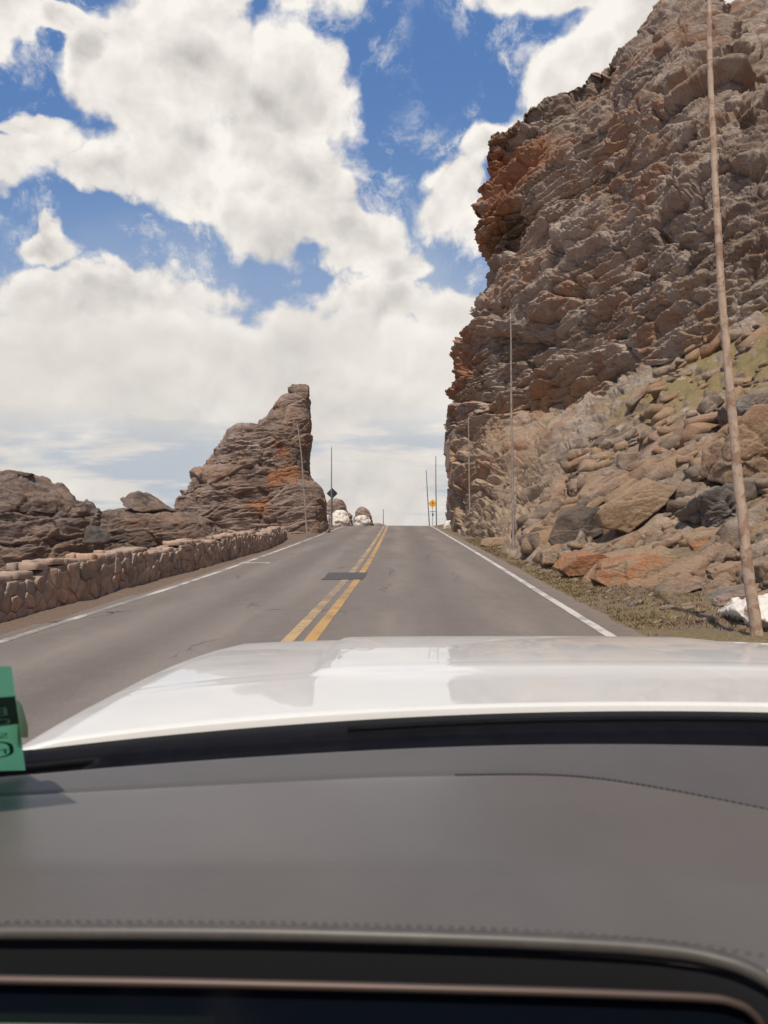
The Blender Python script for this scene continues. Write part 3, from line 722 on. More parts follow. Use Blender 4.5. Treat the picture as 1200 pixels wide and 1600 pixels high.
def M_snow():
    m, t, b = base_mat('old_snow')
    pos = t.new('ShaderNodeNewGeometry').outputs['Position']
    n = t.noise(pos, 3.2, 6, .7); n2 = t.noise(pos, 18, 5, .7)
    c = t.mix(t.rng(t.m('ADD', n, t.m('MULTIPLY', t.m('SUBTRACT', n2, .5), .5)), .47, .66), (.78, .70, .62), (.36, .26, .19))
    t.put(b.inputs['Base Color'], c); b.inputs['Roughness'].default_value = .75
    bump(t, b, n2, .6, .03); return m
M_SNOW = M_snow()
def snow(name, c, size, label, seed, sub=5, rot=(0, 0, 0)):
    o = boulder(name, c, size, rot, M_SNOW, label, 'snow', seed, sub=sub, amp=.22, planes=14, hard=7, strat=.16)
    return o
snow('snow_bank', at(532, 812, 63.5), (1.05, .9, .86), 'larger white snow bank under the small rock knob at the crest', 61)
snow('snow_bank', at(509, 815, 60.5), (.36, .5, .75), 'narrow white snow bank between the rock spire and the sign post', 62)
snow('snow_bank', at(567, 813, 81.5), (1.1, .9, .82), 'greyish snow bank against the farthest rock hump at the crest', 63)
zz = surf_z(5.02, 9.3)[0]
snow('snow_patch', (5.02, 9.35, zz + .02), (.82, 1.2, .20), 'dirty white snow patch at the foot of the tall leaning pole', 64, sub=6)
zz = surf_z(5.35, 9.9)[0]
snow('snow_patch', (5.45, 9.9, zz + .10), (.8, .8, .20), 'upper lump of dirty snow behind the leaning pole at the right edge', 65, sub=6)

# named boulders of the foot slope
NAMED = []
def rest(px, py, Dp, size, rot, mat, label, seed, **k):
    if 104 <= seed <= 111 or seed in (101, 102, 112, 115, 116): Dp *= .955; k = dict(k, D=k['D'] * .955) if 'D' in k else k
    NAMED.append((Wp(px, py, Dp), max(size[0], size[1]) * 1.05))
    c = Wp(px, py, Dp)
    return boulder('boulder', tuple(c), size, rot, mat, label, 'boulder', seed, **k)
rest(990, 800, 19.5, (1.25, .8, .48), (R(-8), R(-24), R(15)), M_BOULD, 'large tilted orange brown slab boulder in the middle of the slope', 101, sub=6, tan=.9, planes=5, strat=.18, poly=[(930, 806), (965, 774), (1010, 749), (1056, 760), (1052, 778), (1005, 806), (975, 832), (937, 824)], D=19.5, thick=0.7)
rest(897, 820, 20.8, (.72, .7, .62), (0, R(-10), R(-25)), M_DARKB, 'big smooth dark grey boulder left of the tilted orange slab', 102, sub=6, planes=5, strat=.16, poly=[(860, 842), (872, 806), (905, 789), (936, 795), (934, 838), (905, 854), (868, 856)], D=20.8, thick=0.6)
rest(868, 868, 19.2, (.42, .4, .26), (0, R(-14), 0), M_BOULD, 'small brown boulder below the dark grey boulder', 103, tan=.5)
rest(915, 888, 17.4, (.66, .5, .34), (0, R(-16), R(20)), M_BOULD, 'reddish orange boulder at the grass edge below the dark grey boulder', 104, sub=6, rust=.75, tan=.6, strat=.15, poly=[(868, 888), (885, 868), (925, 862), (952, 872), (938, 897), (888, 903)], D=17.4)
rest(990, 897, 15.6, (.92, .6, .42), (0, R(-7), R(8)), M_BOULD, 'wide orange and grey boulder with a rust band beside the black crack', 105, sub=6, rust=.55, tan=.8, planes=5, strat=.16, poly=[(924, 905), (940, 880), (985, 868), (1044, 872), (1050, 905), (1012, 930), (948, 922)], D=15.6, thick=0.6)
rest(1075, 892, 14.9, (.52, .45, .40), (0, R(6), R(-12)), M_BOULD, 'rust orange boulder right of the black crack', 106, sub=6, rust=.9, tan=.6, planes=5, strat=.12, poly=[(1056, 908), (1068, 875), (1110, 870), (1134, 885), (1112, 908), (1062, 922)], D=14.9, thick=0.45)
rest(1000, 866, 16.6, (.85, .5, .16), (0, R(-8), 0), M_BOULD, 'flat layered ledge of rock on top of the wide orange boulder', 107, rust=.3, tan=.7, strat=.3, poly=[(950, 872), (1000, 856), (1085, 860), (1092, 872), (1040, 884), (958, 882)], D=16.6, thick=0.5)
rest(1080, 862, 15.6, (.48, .45, .15), (0, R(6), 0), M_BOULD, 'small bright orange block above the rust orange boulder', 108, rust=1.0, poly=[(1078, 850), (1108, 844), (1127, 860), (1112, 870), (1082, 866)], D=15.6)
rest(1135, 893, 13.8, (.52, .4, .27), (0, R(4), R(10)), M_BOULD, 'pinkish red boulder behind the leaning pole low on the slope', 109, rust=.4, tan=.6, poly=[(1106, 892), (1150, 878), (1168, 895), (1162, 916), (1116, 910)], D=13.8)
rest(1190, 900, 12.6, (.32, .4, .34), (0, R(-8), 0), M_BOULD, 'pinkish boulder cut by the right edge above the snow', 110, tan=.5, rust=.3)
rest(1138, 934, 12.1, (.42, .4, .17), (0, R(-10), R(5)), M_GREYB, 'pale grey flat boulder lying in the grass beside the leaning pole', 111, sub=6, planes=6, strat=.1, poly=[(1105, 938), (1140, 918), (1170, 914), (1170, 944), (1130, 950)], D=12.1)
rest(1092, 742, 21.5, (.42, .4, .42), (0, R(-28), 0), M_BOULD, 'tan angular boulder standing left of the leaning pole', 112, tan=1.0, planes=5, poly=[(1073, 738), (1090, 722), (1113, 719), (1110, 740), (1080, 762)], D=21.5)
rest(1168, 705, 18.0, (1.0, .8, .84), (0, R(-10), R(10)), M_BOULD, 'huge tan orange block behind the leaning pole at the right edge', 113, sub=6, tan=1.0, strat=.3, planes=6, poly=[(1112, 750), (1120, 690), (1150, 655), (1210, 648), (1240, 740), (1170, 758)], D=18.0, thick=0.8)
rest(1130, 802, 16.5, (1.05, .8, .40), (0, R(-5), R(5)), M_GREYB, 'wide grey layered ledge behind the leaning pole', 114, sub=6, strat=.55, planes=5, poly=[(1068, 790), (1110, 768), (1215, 762), (1230, 825), (1130, 838), (1080, 822)], D=16.5, thick=0.7)
rest(983, 732, 27.0, (.62, .6, .5), (0, R(5), 0), M_BOULD, 'dull brown squarish boulder on the grassy slope above the orange slab', 115, planes=6)
rest(1045, 765, 21.5, (.62, .5, .4), (0, R(-20), 0), M_BOULD, 'grey brown boulder between the orange slab and the tan boulder', 116, planes=6)
rest(1050, 808, 18.5, (.5, .5, .3), (0, R(-22), 0), M_BOULD, 'brown boulder tucked under the right end of the orange slab', 117, planes=6, tan=.4)
rest(1170, 640, 22, (1.1, .8, .45), (0, R(-8), 0), M_GREYB, 'grey layered rock shelf above the huge tan block at the right edge', 118, sub=6, strat=.55)
rest(885, 640, 42, (1.3, 1.0, .45), (0, R(-18), 0), M_BOULD, 'long rust tinted rock slab near the top of the slope under the cliff', 119, sub=5, rust=.4)
rest(770, 850, 30.5, (.7, .6, .35), (0, R(-10), 0), M_BOULD, 'low tan rock step at the grass edge left of the thin pole', 120, tan=.9)
rest(706, 822, 55, (.7, .6, .42), (0, 0, 0), M_SNOW, 'small pale rock at the far right verge below the cliff corner', 121)
rest(1062, 715, 24.5, (.22, .2, .13), (0, 0, 0), M_SNOW, 'small white stone on the slope above the tan boulder', 122)
rest(590, 822, 158, (2.0, 1.4, .75), (0, 0, 0), M_SPIRE, 'tiny rock hump on the crest at the foot of the farthest pole', 123)

def near_named(p, f=1.0):
    return any(float(np.hypot(p[0] - c[0], p[1] - c[1])) < r * f for c, r in NAMED if 10 < c[1] < 40)
# countless-looking but countable loose rocks on the slope and verge: each its own object, sharing eight shapes
protos = []
for i in range(10):
    mt = (M_BOULD, M_BOULD, M_GREYB, M_BOULD, M_SPIRE)[i % 5]
    protos.append(boulder('rock', (0, 0, 0), (1, .8, .55), (0, 0, 0), mt, None, None, 200 + i, sub=4, tan=(.8, .2, 0, .5, 0)[i % 5], rust=(0, .5, 0, 0.2, 0)[i % 5], planes=5, strat=.28))
first = [True] * 10; cnt = 0; tries = 0
LAB = {'brown': ('small loose brown rock scattered on the slope below the cliff', 'small brown rocks scattered over the slope'),
       'grey': ('small loose grey rock scattered on the slope below the cliff', 'small grey rocks scattered over the slope')}
rs = random.Random(5)
while cnt < 285 and tries < 4000:
    tries += 1
    i = rs.randrange(10)
    D = rs.uniform(10.5, 40) if cnt < 235 else rs.uniform(8.5, 24)
    px = rs.uniform(760, 1230)
    x = (px - 600) / F * D
    if cnt < 235:
        if x < xright(D) + 2.2: continue
        s = rs.choice((.11, .15, .20, .26, .34, .46)) * rs.uniform(.8, 1.25) * (1 + max(0, D - 18) * .045)
    else:
        x = xright(D) + rs.uniform(.75, 2.0); s = rs.uniform(.03, .085)
    z, nrm = surf_z(x, D)
    if z < -50 or nrm.z < .2 or near_named((x, D), .95): continue
    o = protos[i]
    if not first[i]:
        o = o.copy(); COL.objects.link(o)
    first[i] = False
    o.location = (x, D, z + s * .30); o.scale = (s * rs.uniform(1.0, 1.7), s * rs.uniform(.8, 1.2), s * rs.uniform(.55, 1.0))
    o.rotation_euler = (rs.uniform(-.25, .25), R(-20) + rs.uniform(-.25, .25), rs.choice((0, math.pi)) * 0 + rs.uniform(-.5, .5))
    L_ = LAB['grey' if i % 5 in (2, 4) else 'brown']
    tag(o, L_[0], 'rock', L_[1]); cnt += 1

# the uncountable broken rock between them: one sheet of scree
def scree():
    import bmesh
    r_ = np.random.default_rng(77); shapes = []
    for k in range(40):                  # chipped blocks: hulls of points near the corners and edges of a box
        bm = bmesh.new()
        for c in [(x, y, z) for x in (-1, 1) for y in (-1, 1) for z in (-1, 1)]:
            for _ in range(2): bm.verts.new(tuple(np.array(c) * r_.uniform(.45, 1.0, 3)))
        for _ in range(4): bm.verts.new(tuple(r_.uniform(-1.1, 1.1, 3)))
        g = bmesh.ops.convex_hull(bm, input=bm.verts[:]); bmesh.ops.delete(bm, geom=list({v for v in bm.verts if not v.link_faces}), context='VERTS')
        bmesh.ops.triangulate(bm, faces=bm.faces[:]); bm.verts.index_update()
        shapes.append((np.array([v.co[:] for v in bm.verts]), np.array([[v.index for v in f.verts] for f in bm.faces]))); bm.free()
    G = Pd.reshape(NR_, NS_, 3); SM = slope_m.reshape(NR_, NS_); GR = grs.reshape(NR_, NS_)
    ii = np.argwhere((SM > .02) & (ss[None, :] > 15.5) & (ss[None, :] < 60)); pick = ii[r_.integers(0, len(ii), 11500)]
    VV = []; FF = []; BL = []; TN = []; RU = []; n = 0
    for (i, j) in pick:
        p = G[i, j]
        if near_named(p, .85) or (GR[i, j] > .5 and r_.random() < .93): continue
        if p[0] < xright(p[1]) + 1.5 or perlin(np.array([p * .55]))[0] < r_.uniform(-.50, .12): continue
        s_ = .045 * math.exp(abs(r_.normal()) * .85) * (1 + max(0, p[1] - 15) * .03); s_ = min(s_, .42)
        sz = np.array([s_ * r_.uniform(1.1, 2.3), s_ * r_.uniform(.8, 1.4), s_ * r_.uniform(.3, .8)])
        M_ = np.array(Matrix.Rotation(r_.normal() * .45, 3, 'Z') @ Matrix.Rotation(R(-20) + r_.normal() * .28, 3, 'Y') @ Matrix.Rotation(r_.normal() * .3 - .25, 3, 'X'))
        V0, F0 = shapes[r_.integers(0, 40)]
        v = (V0 * sz) @ M_.T + p + np.array([-.1, 0, .12]) * s_
        VV.append(v); FF.append(F0 + n); n += len(V0); b = r_.random()
        BL.append(np.full(len(V0), b)); TN.append(np.full(len(V0), r_.choice([0, .4, .9]))); RU.append(np.full(len(V0), r_.choice([0, 0, 0, 0, .35])))
    return mesh_obj('scree', np.concatenate(VV), np.concatenate(FF), M_BOULD, smooth=False, attrs={'blk': np.concatenate(BL), 'tan': np.concatenate(TN), 'rust': np.concatenate(RU), 'grass': np.zeros(n)})
tag(scree(), 'broken scree of angular stones covering the slope', 'scree', kind='stuff')

# ------------------------------------------------------------------ dry grass
def M_grass():
    m, t, b = base_mat('dry_grass_blades')
    g = t.new('ShaderNodeNewGeometry'); r_ = g.outputs['Random Per Island']
    c = t.mix(r_, (.13, .105, .04), (.40, .29, .14))
    c = t.mix(t.rng(t.noise(g.outputs['Position'], 1.2, 4, .6), .4, .62), c, t.mix(r_, (.15, .095, .055), (.34, .23, .14)))
    t.put(b.inputs['Base Color'], c); b.inputs['Roughness'].default_value = .8; b.inputs['Specular IOR Level'].default_value = .2
    return m
gV = []; gF = []
rg = random.Random(3); nt = 0
GN = 5200; tries = 0
while nt < GN and tries < GN * 6:
    tries += 1
    on_slope = nt > 4500
    Yg = rg.uniform(6.5, 34) if not on_slope else rg.uniform(12, 34)
    if not on_slope: Yg = 6.5 + 30 * rg.random() ** 1.6
    Xg = xright(Yg) + .48 + abs(rg.gauss(0, .95)) if not on_slope else (rg.uniform(880, 1240) - 600) / F * Yg
    if Xg < xright(Yg) + .45: continue
    nz_ = perlin(np.array([[Xg * .9, Yg * .9, 2.0]]))[0]
    if nz_ < rg.uniform(-.35, .2): continue
    z, nrm = surf_z(Xg, Yg)
    if z < -50 or nrm.z < .55: continue
    s = rg.uniform(.6, 1.25) * (1 + Yg * .02)
    for _ in range(9):
        a = rg.uniform(0, 6.28); rr_ = rg.random() * .07 * s; bx, by = Xg + rr_ * math.cos(a), Yg + rr_ * math.sin(a)
        h = rg.uniform(.012, .042) * s; w = .005 * s; ln = rg.uniform(.5, 1.8) * h; a2 = a + rg.uniform(-1, 1)
        px_, py_ = -math.sin(a2) * w, math.cos(a2) * w
        k = len(gV)
        gV += [(bx - px_, by - py_, z - .01), (bx + px_, by + py_, z - .01), (bx + math.cos(a2) * ln + rg.uniform(-.01, .01), by + math.sin(a2) * ln, z + h)]
        gF.append((k, k + 1, k + 2))
    nt += 1
grass = mesh_obj('grass', np.array(gV), np.array(gF), M_grass(), smooth=False)
tag(grass, 'short dry grass tufts along the right verge and slope', 'grass', kind='stuff')

# ------------------------------------------------------------------ rubble stone wall
wy = np.array([-12, -6, 4, 10.2, 15.7, 20, 28, 33, 37.5]); wx = np.array([-6.1, -5.9, -5.6, -5.32, -5.1, -4.88, -4.48, -4.62, -4.98])
_wd = np.arange(-12, 37.6, .05); _wx = np.interp(_wd, wy, wx); kk = np.hanning(61); kk /= kk.sum()
_wx = np.convolve(np.pad(_wx, 30, mode='edge'), kk, 'valid')
slen = np.concatenate([[0], np.cumsum(np.hypot(np.diff(_wd), np.diff(_wx)))])
WL = slen[-1]
def wpos(s, off=0.0):
    y = np.interp(s, slen, _wd); x = np.interp(y, _wd, _wx); dxy = (np.interp(y + .3, _wd, _wx) - np.interp(y - .3, _wd, _wx)) / .6
    n = np.array([1, -dxy]); n = n / np.linalg.norm(n)     # towards the road
    return x + n[0] * off, y + n[1] * off, n
def wbase(y): return float(zroad(y)) - .10
def wtop(y):
    """crenellated top: raised stretches"""
    h = np.interp(y, [-12, 8, 12, 18, 25, 38], [.66, .66, .72, .74, .74, .66])
    up = (2 < y < 8.6) or (11.3 < y < 15.9) or (18.2 < y < 20.2) or (22 < y < 26.2) or (29.5 < y < 33.5)
    return wbase(y) + .10 + h + (.11 if up else 0) - .10
def M_stone():
    m, t, b = base_mat('wall_stone')
    g = t.new('ShaderNodeNewGeometry'); pos = g.outputs['Position']; r_ = t.attr('blk')
    n1 = t.noise(pos, 5, 6, .7); n2 = t.noise(pos, 24, 6, .75)
    ramp = t.new('ShaderNodeValToRGB'); t.l.new(r_, ramp.inputs[0]); cr = ramp.color_ramp
    cr.elements[0].position = 0; cr.elements[0].color = (0.237, 0.181, 0.144, 1); cr.elements[1].position = 1; cr.elements[1].color = (0.587, 0.419, 0.306, 1)
    for p, c in ((.25, (0.500, 0.344, 0.250, 1)), (.45, (0.375, 0.294, 0.237, 1)), (.6, (0.600, 0.375, 0.250, 1)), (.8, (0.450, 0.350, 0.281, 1))):
        e = cr.elements.new(p); e.color = c
    c = t.mix(t.rng(n1, .35, .7, 0, .6), ramp.outputs[0], (.17, .13, .105))
    c = t.mix(t.rng(n2, .5, .75, 0, .5), c, (.42, .33, .26))
    t.put(b.inputs['Base Color'], c); b.inputs['Roughness'].default_value = .9; b.inputs['Specular IOR Level'].default_value = .2
    bump(t, b, t.m('ADD', n2, n1), .7, .02)
    return m
M_STONE = M_stone(); M_MORTAR = simple('wall_mortar', (.30, .235, .19), .95, nscale=6, namp=.35, bstr=.6, bscale=30, bdist=.02)
wall = empty('stone_wall', (-5.3, 10, wbase(10)))
tag(wall, 'low rubble stone wall with raised stretches running along the left edge of the road', 'wall')
THICK = .46
core = MB(); nseg = int(WL / .25); prev = None; cV = []; cF = []
for i in range(nseg + 1):
    s = WL * i / nseg
    (x0, y0, n) = wpos(s, .002); (x1, y1, _n) = wpos(s, -THICK + .035); zb = wbase(y0) - .3; zt = wtop(y0) - .10
    k = len(cV); cV += [(x0, y0, zb), (x0, y0, zt), (x1, y1, zt), (x1, y1, zb)]
    if i: 
        for a, b_ in ((0, 1), (1, 2), (2, 3)): cF.append((k - 4 + a, k + a, k + b_, k - 4 + b_))
    if i in (0, nseg): cF.append((k, k + 1, k + 2, k + 3))
mesh_obj('core', cV, cF, M_MORTAR, wall, smooth=False)
rw = random.Random(9)
def clip_poly(poly, px, py, nx, ny):
    out = []
    for i in range(len(poly)):
        a = poly[i]; b_ = poly[(i + 1) % len(poly)]
        da = (a[0] - px) * nx + (a[1] - py) * ny; db = (b_[0] - px) * nx + (b_[1] - py) * ny
        if da <= 0: out.append(a)
        if (da < 0 < db) or (db < 0 < da):
            k = da / (da - db); out.append((a[0] + (b_[0] - a[0]) * k, a[1] + (b_[1] - a[1]) * k))
    return out
def stone_face(mapf, length, hfun, blkl, V, Fs):
    seeds = []; s = 0; row = 0
    sp, hp = .285, .20
    ncol = int(length / sp); nrow = 5
    for i in range(ncol + 1):
        for j in range(nrow):
            seeds.append(((i + (j % 2) * .5 + rw.uniform(-.42, .42)) * sp, (j + .5 + rw.uniform(-.36, .36)) * hp, rw.uniform(.85, 1.2)))
    seeds = [q for q in seeds if rw.random() > .18]
    for (cx, cy, wt) in seeds:
        H = hfun(min(max(cx, 0), length))
        if cy > H - .04: continue
        poly = [(max(0, cx - .5), -.05), (min(length, cx + .5), -.05), (min(length, cx + .5), H), (max(0, cx - .5), H)]
        for (qx, qy, _w) in seeds:
            if (qx, qy) == (cx, cy) or abs(qx - cx) > .9: continue
            mx, my = (cx + qx) / 2, (cy + qy) / 2; nx, ny = qx - cx, qy - cy
            poly = clip_poly(poly, mx, my, nx, ny)
            if len(poly) < 3: break
        if len(poly) < 3: continue
        c0 = (sum(p[0] for p in poly) / len(poly), sum(p[1] for p in poly) / len(poly))
        # subdivide, pull in for the joint, round off
        pts = []
        for i in range(len(poly)):
            a = poly[i]; b_ = poly[(i + 1) % len(poly)]; n_ = max(1, int(math.hypot(a[0] - b_[0], a[1] - b_[1]) / .05))
            for k in range(n_): pts.append((a[0] + (b_[0] - a[0]) * k / n_, a[1] + (b_[1] - a[1]) * k / n_))
        for _ in range(0):
            pts = [((pts[i - 1][0] + 2 * pts[i][0] + pts[(i + 1) % len(pts)][0]) / 4, (pts[i - 1][1] + 2 * pts[i][1] + pts[(i + 1) % len(pts)][1]) / 4) for i in range(len(pts))]
        def inset(d):
            o = []
            for p in pts:
                vx, vy = p[0] - c0[0], p[1] - c0[1]; L = math.hypot(vx, vy) + 1e-6; k = max(.15, (L - d) / L)
                o.append((c0[0] + vx * k, c0[1] + vy * k))
            return o
        out = rw.uniform(.0, .045); bl = rw.random(); tx, ty = rw.uniform(-.17, .17), rw.uniform(-.15, .18)
        rings = [(inset(.005), -.03, 0), (inset(.006), out * .8, .7), (inset(.012), out + .006, 1), (inset(.04), out + .009, 1), (inset(.085), out + .011, 1)]
        o = len(V); m_ = len(pts)
        for rp, dpt, tl in rings:
            for p in rp:
                e = tl * (tx * (p[0] - c0[0]) + ty * (p[1] - c0[1]))
                V.append((p[0], p[1], dpt + e + rw.uniform(-.0035, .0035) * tl)); blkl.append(bl)
        V.append((c0[0], c0[1], out + .012)); blkl.append(bl)
        for k in range(len(rings) - 1):
            for j in range(m_): Fs.append((o + k * m_ + j, o + k * m_ + (j + 1) % m_, o + (k + 1) * m_ + (j + 1) % m_, o + (k + 1) * m_ + j))
        k = len(rings) - 1
        for j in range(m_): Fs.append((o + k * m_ + j, o + k * m_ + (j + 1) % m_, o + len(rings) * m_))
V = []; Fs = []; bl = []
stone_face(None, WL, lambda s: wtop(float(np.interp(s, slen, _wd))) - wbase(float(np.interp(s, slen, _wd))) - .085, bl, V, Fs)
Vw = []
for (s, h, dpt) in V:
    x, y, n = wpos(s, dpt); Vw.append((x, y, wbase(y) + h))
mesh_obj('stonework', Vw, Fs, M_STONE, wall, attrs={'blk': bl})
# far end face of the wall
V = []; Fs = []; bl2 = []
He = wtop(37.3) - wbase(37.3) - .085
for side, sgn in ((0, 1),):
    stone_face(None, THICK - .04, lambda s: He, bl2, V, Fs)
# near part of the end face looks toward the camera
xe_, ye_, ne = wpos(WL); te = Vector((-ne[1], ne[0]))
Vw2 = [(xe_ + ne[0] * (-.02 - a) + te.x * dpt, ye_ + ne[1] * (-.02 - a) + te.y * dpt, wbase(ye_) + h) for (a, h, dpt) in V]
mesh_obj('stonework', Vw2, Fs, M_STONE, wall, attrs={'blk': bl2})
# capstones
V = []; Fs = []; bl = []
s = 0
while s < WL - .2:
    ln = rw.uniform(.28, .62)
    if s + ln > WL: ln = WL - s
    y = float(np.interp(s + ln / 2, slen, _wd)); zt = wtop(y)
    hh = rw.uniform(.045, .065); w0 = THICK / 2 + rw.uniform(.0, .03)
    parts = [(0, 1)] if rw.random() < .5 else [(0, rw.uniform(.3, .7))]
    if parts[0][1] < 1: parts.append((parts[0][1], 1))
    for (pa, pb) in parts:
        b_ = rw.random(); nx, ny, nz = 7, 6, 3; o = len(V)
        za = rw.uniform(-.035, .035); tl = rw.uniform(-.05, .05)
        def P_(u, v, w):
            # u along, v across, w up in -1..1, corners rounded
            k = 1 - .10 * (abs(u) ** 6) * (abs(v) ** 6)
            uu = s + ln / 2 + (ln / 2 - .008) * u * (1 - .04 * w * w) * k; c0 = -.01 + (-THICK / 2) + ((pa + pb) / 2 - .5) * 2 * w0
            vv = c0 + ((pb - pa) * w0 - .006) * v * (1 - .05 * w * w) * k
            x, y_, n = wpos(min(max(uu, 0), WL), vv)
            nn = perlin(np.array([[x * 6, y_ * 6, w * 2.0 + 3]]))[0]; n2_ = perlin(np.array([[x * 17, y_ * 17, w * 2.0]]))[0]
            return (x + .012 * n2_, y_ + .012 * nn, zt - .06 + hh * w + za + tl * u * .3 + .022 * nn + .010 * n2_)
        us = np.linspace(-1, 1, nx); vs = np.linspace(-1, 1, ny); prof = [(1, -1), (1.02, -.3), (1, .55), (.93, .9)]
        # shell: rings then top grid
        ringuv = [(u, -1) for u in us] + [(1, v) for v in vs[1:]] + [(u, 1) for u in us[::-1][1:]] + [(-1, v) for v in vs[::-1][1:-1]]
        m_ = len(ringuv)
        for (k, w) in prof:
            for (u, v) in ringuv: V.append(P_(u * k, v * k, w)); bl.append(b_)
        for k in (.6, .2):
            for (u, v) in ringuv: V.append(P_(u * k, v * k, 1)); bl.append(b_)
        V.append(P_(0, 0, 1)); bl.append(b_)
        for k in range(5):
            for j in range(m_): Fs.append((o + k * m_ + j, o + k * m_ + (j + 1) % m_, o + (k + 1) * m_ + (j + 1) % m_, o + (k + 1) * m_ + j))
        for j in range(m_): Fs.append((o + 5 * m_ + j, o + 5 * m_ + (j + 1) % m_, o + 6 * m_))
    s += ln
mesh_obj('capstones', V, Fs, M_STONE, wall, attrs={'blk': [.25 + .5 * b for b in bl]})

# ------------------------------------------------------------------ snow poles
def M_polewood():
    m, t, b = base_mat('weathered_pole_wood')
    pos = t.new('ShaderNodeTexCoord').outputs['Object']
    q = t.mapping(pos, scl=(1, 1, .12)); n = t.noise(q, 28, 6, .7); n2 = t.noise(pos, 5, 5, .7)
    c = t.mix(n, (.34, .22, .15), (.74, .56, .42))
    c = t.mix(t.m('MULTIPLY', t.rng(n2, .50, .58), .8), c, t.mix(n, (.24, .12, .07), (.44, .26, .17)))
    t.put(b.inputs['Base Color'], c); b.inputs['Roughness'].default_value = .85
    bump(t, b, t.m('ADD', n, n2), .8, .02); return m
M_POLE = M_polewood(); M_THIN = simple('thin_pole_wood', (.30, .24, .20), .85, nscale=8, namp=.3)
M_STEEL = simple('galvanised_steel', (.30, .29, .28), .5, metal=.6, nscale=20, namp=.2)
def pole(pts, rads, label, mat, n=10, group='tall snow marker poles along the road', wob=0.004):
    ctrl = [Vector(Wp(*p)) for p in pts]
    P = []; Rd = []
    N_ = 14 * (len(ctrl) - 1)
    ks_ = np.linspace(0, len(ctrl) - 1, N_ + 1)
    A = np.array([c[:] for c in ctrl])
    for k in ks_:
        p = [np.interp(k, range(len(ctrl)), A[:, d]) for d in range(3)]
        P.append(p); Rd.append(float(np.interp(k, range(len(ctrl)), rads)))
    P = np.array(P)
    for _ in range(6): P[1:-1] = (P[:-2] + 2 * P[1:-1] + P[2:]) / 4
    w = np.stack([perlin(np.stack([P[:, 2] * 1.1, P[:, 0] * 0 + len(label), P[:, 0] * 0 + s], 1)) for s in (1, 5)], 1) * wob * 4
    P[:, :2] += w
    zb, _ = surf_z(P[0][0], P[0][1]); zb = max(zb, float(zroad(P[0][1])) - .1)
    base = P[0].copy(); base[2] = min(base[2], zb) - .15
    P = np.concatenate([[base], P]); Rd = [Rd[0]] + Rd
    Rd = [r * (1 + .10 * math.sin(i * 2.1) * random.uniform(.3, 1)) for i, r in enumerate(Rd)]
    b = MB(); b.tube(P, Rd, n)
    o = b.build('marker_pole', mat, origin=tuple(P[0]))
    return tag(o, label, 'pole', group)
pole([(1186, 1022, 8.3), (1166, 870, 8.3), (1151, 720, 8.3), (1139, 590, 8.3), (1127, 450, 8.3), (1118, 300, 8.3), (1111, 150, 8.3), (1108, 0, 8.3), (1106, -170, 8.3)],
     [.066, .060, .052, .046, .041, .036, .032, .027, .022], 'tallest and nearest wooden pole, thick and peeling, leaning beside the snow patch', M_POLE, 16, wob=.006)
pole([(803, 871, 24.4), (801, 760, 24.4), (799, 640, 24.4), (798, 490, 24.4)], [.048, .045, .036, .022], 'straight grey pole in front of the cliff at the grass edge', M_THIN)
pole([(735, 838, 42), (733, 740, 42), (732, 652, 42)], [.055, .045, .03], 'faint thin pole standing against the far cliff foot', M_THIN)
pole([(682, 818, 72), (681, 760, 72), (681, 712, 72)], [.06, .05, .035], 'thin pole just right of the orange diamond sign', M_STEEL)
pole([(671, 821, 78), (668, 775, 78), (666, 734, 78)], [.06, .05, .035], 'thin slightly leaning pole just left of the orange diamond sign', M_STEEL)
pole([(480, 838, 40), (475, 770, 40), (471, 710, 40), (465, 664, 40)], [.05, .045, .04, .028], 'leaning thin pole in front of the rock spire', M_THIN)
pole([(517, 824, 58), (518, 760, 58), (518, 697, 58)], [.055, .045, .03], 'upright thin pole behind the dark diamond sign', M_STEEL)
pole([(599, 820, 158), (599, 806, 158), (599, 795, 158)], [.09, .08, .06], 'tiny distant pole on the crest above the centre lines', M_STEEL)

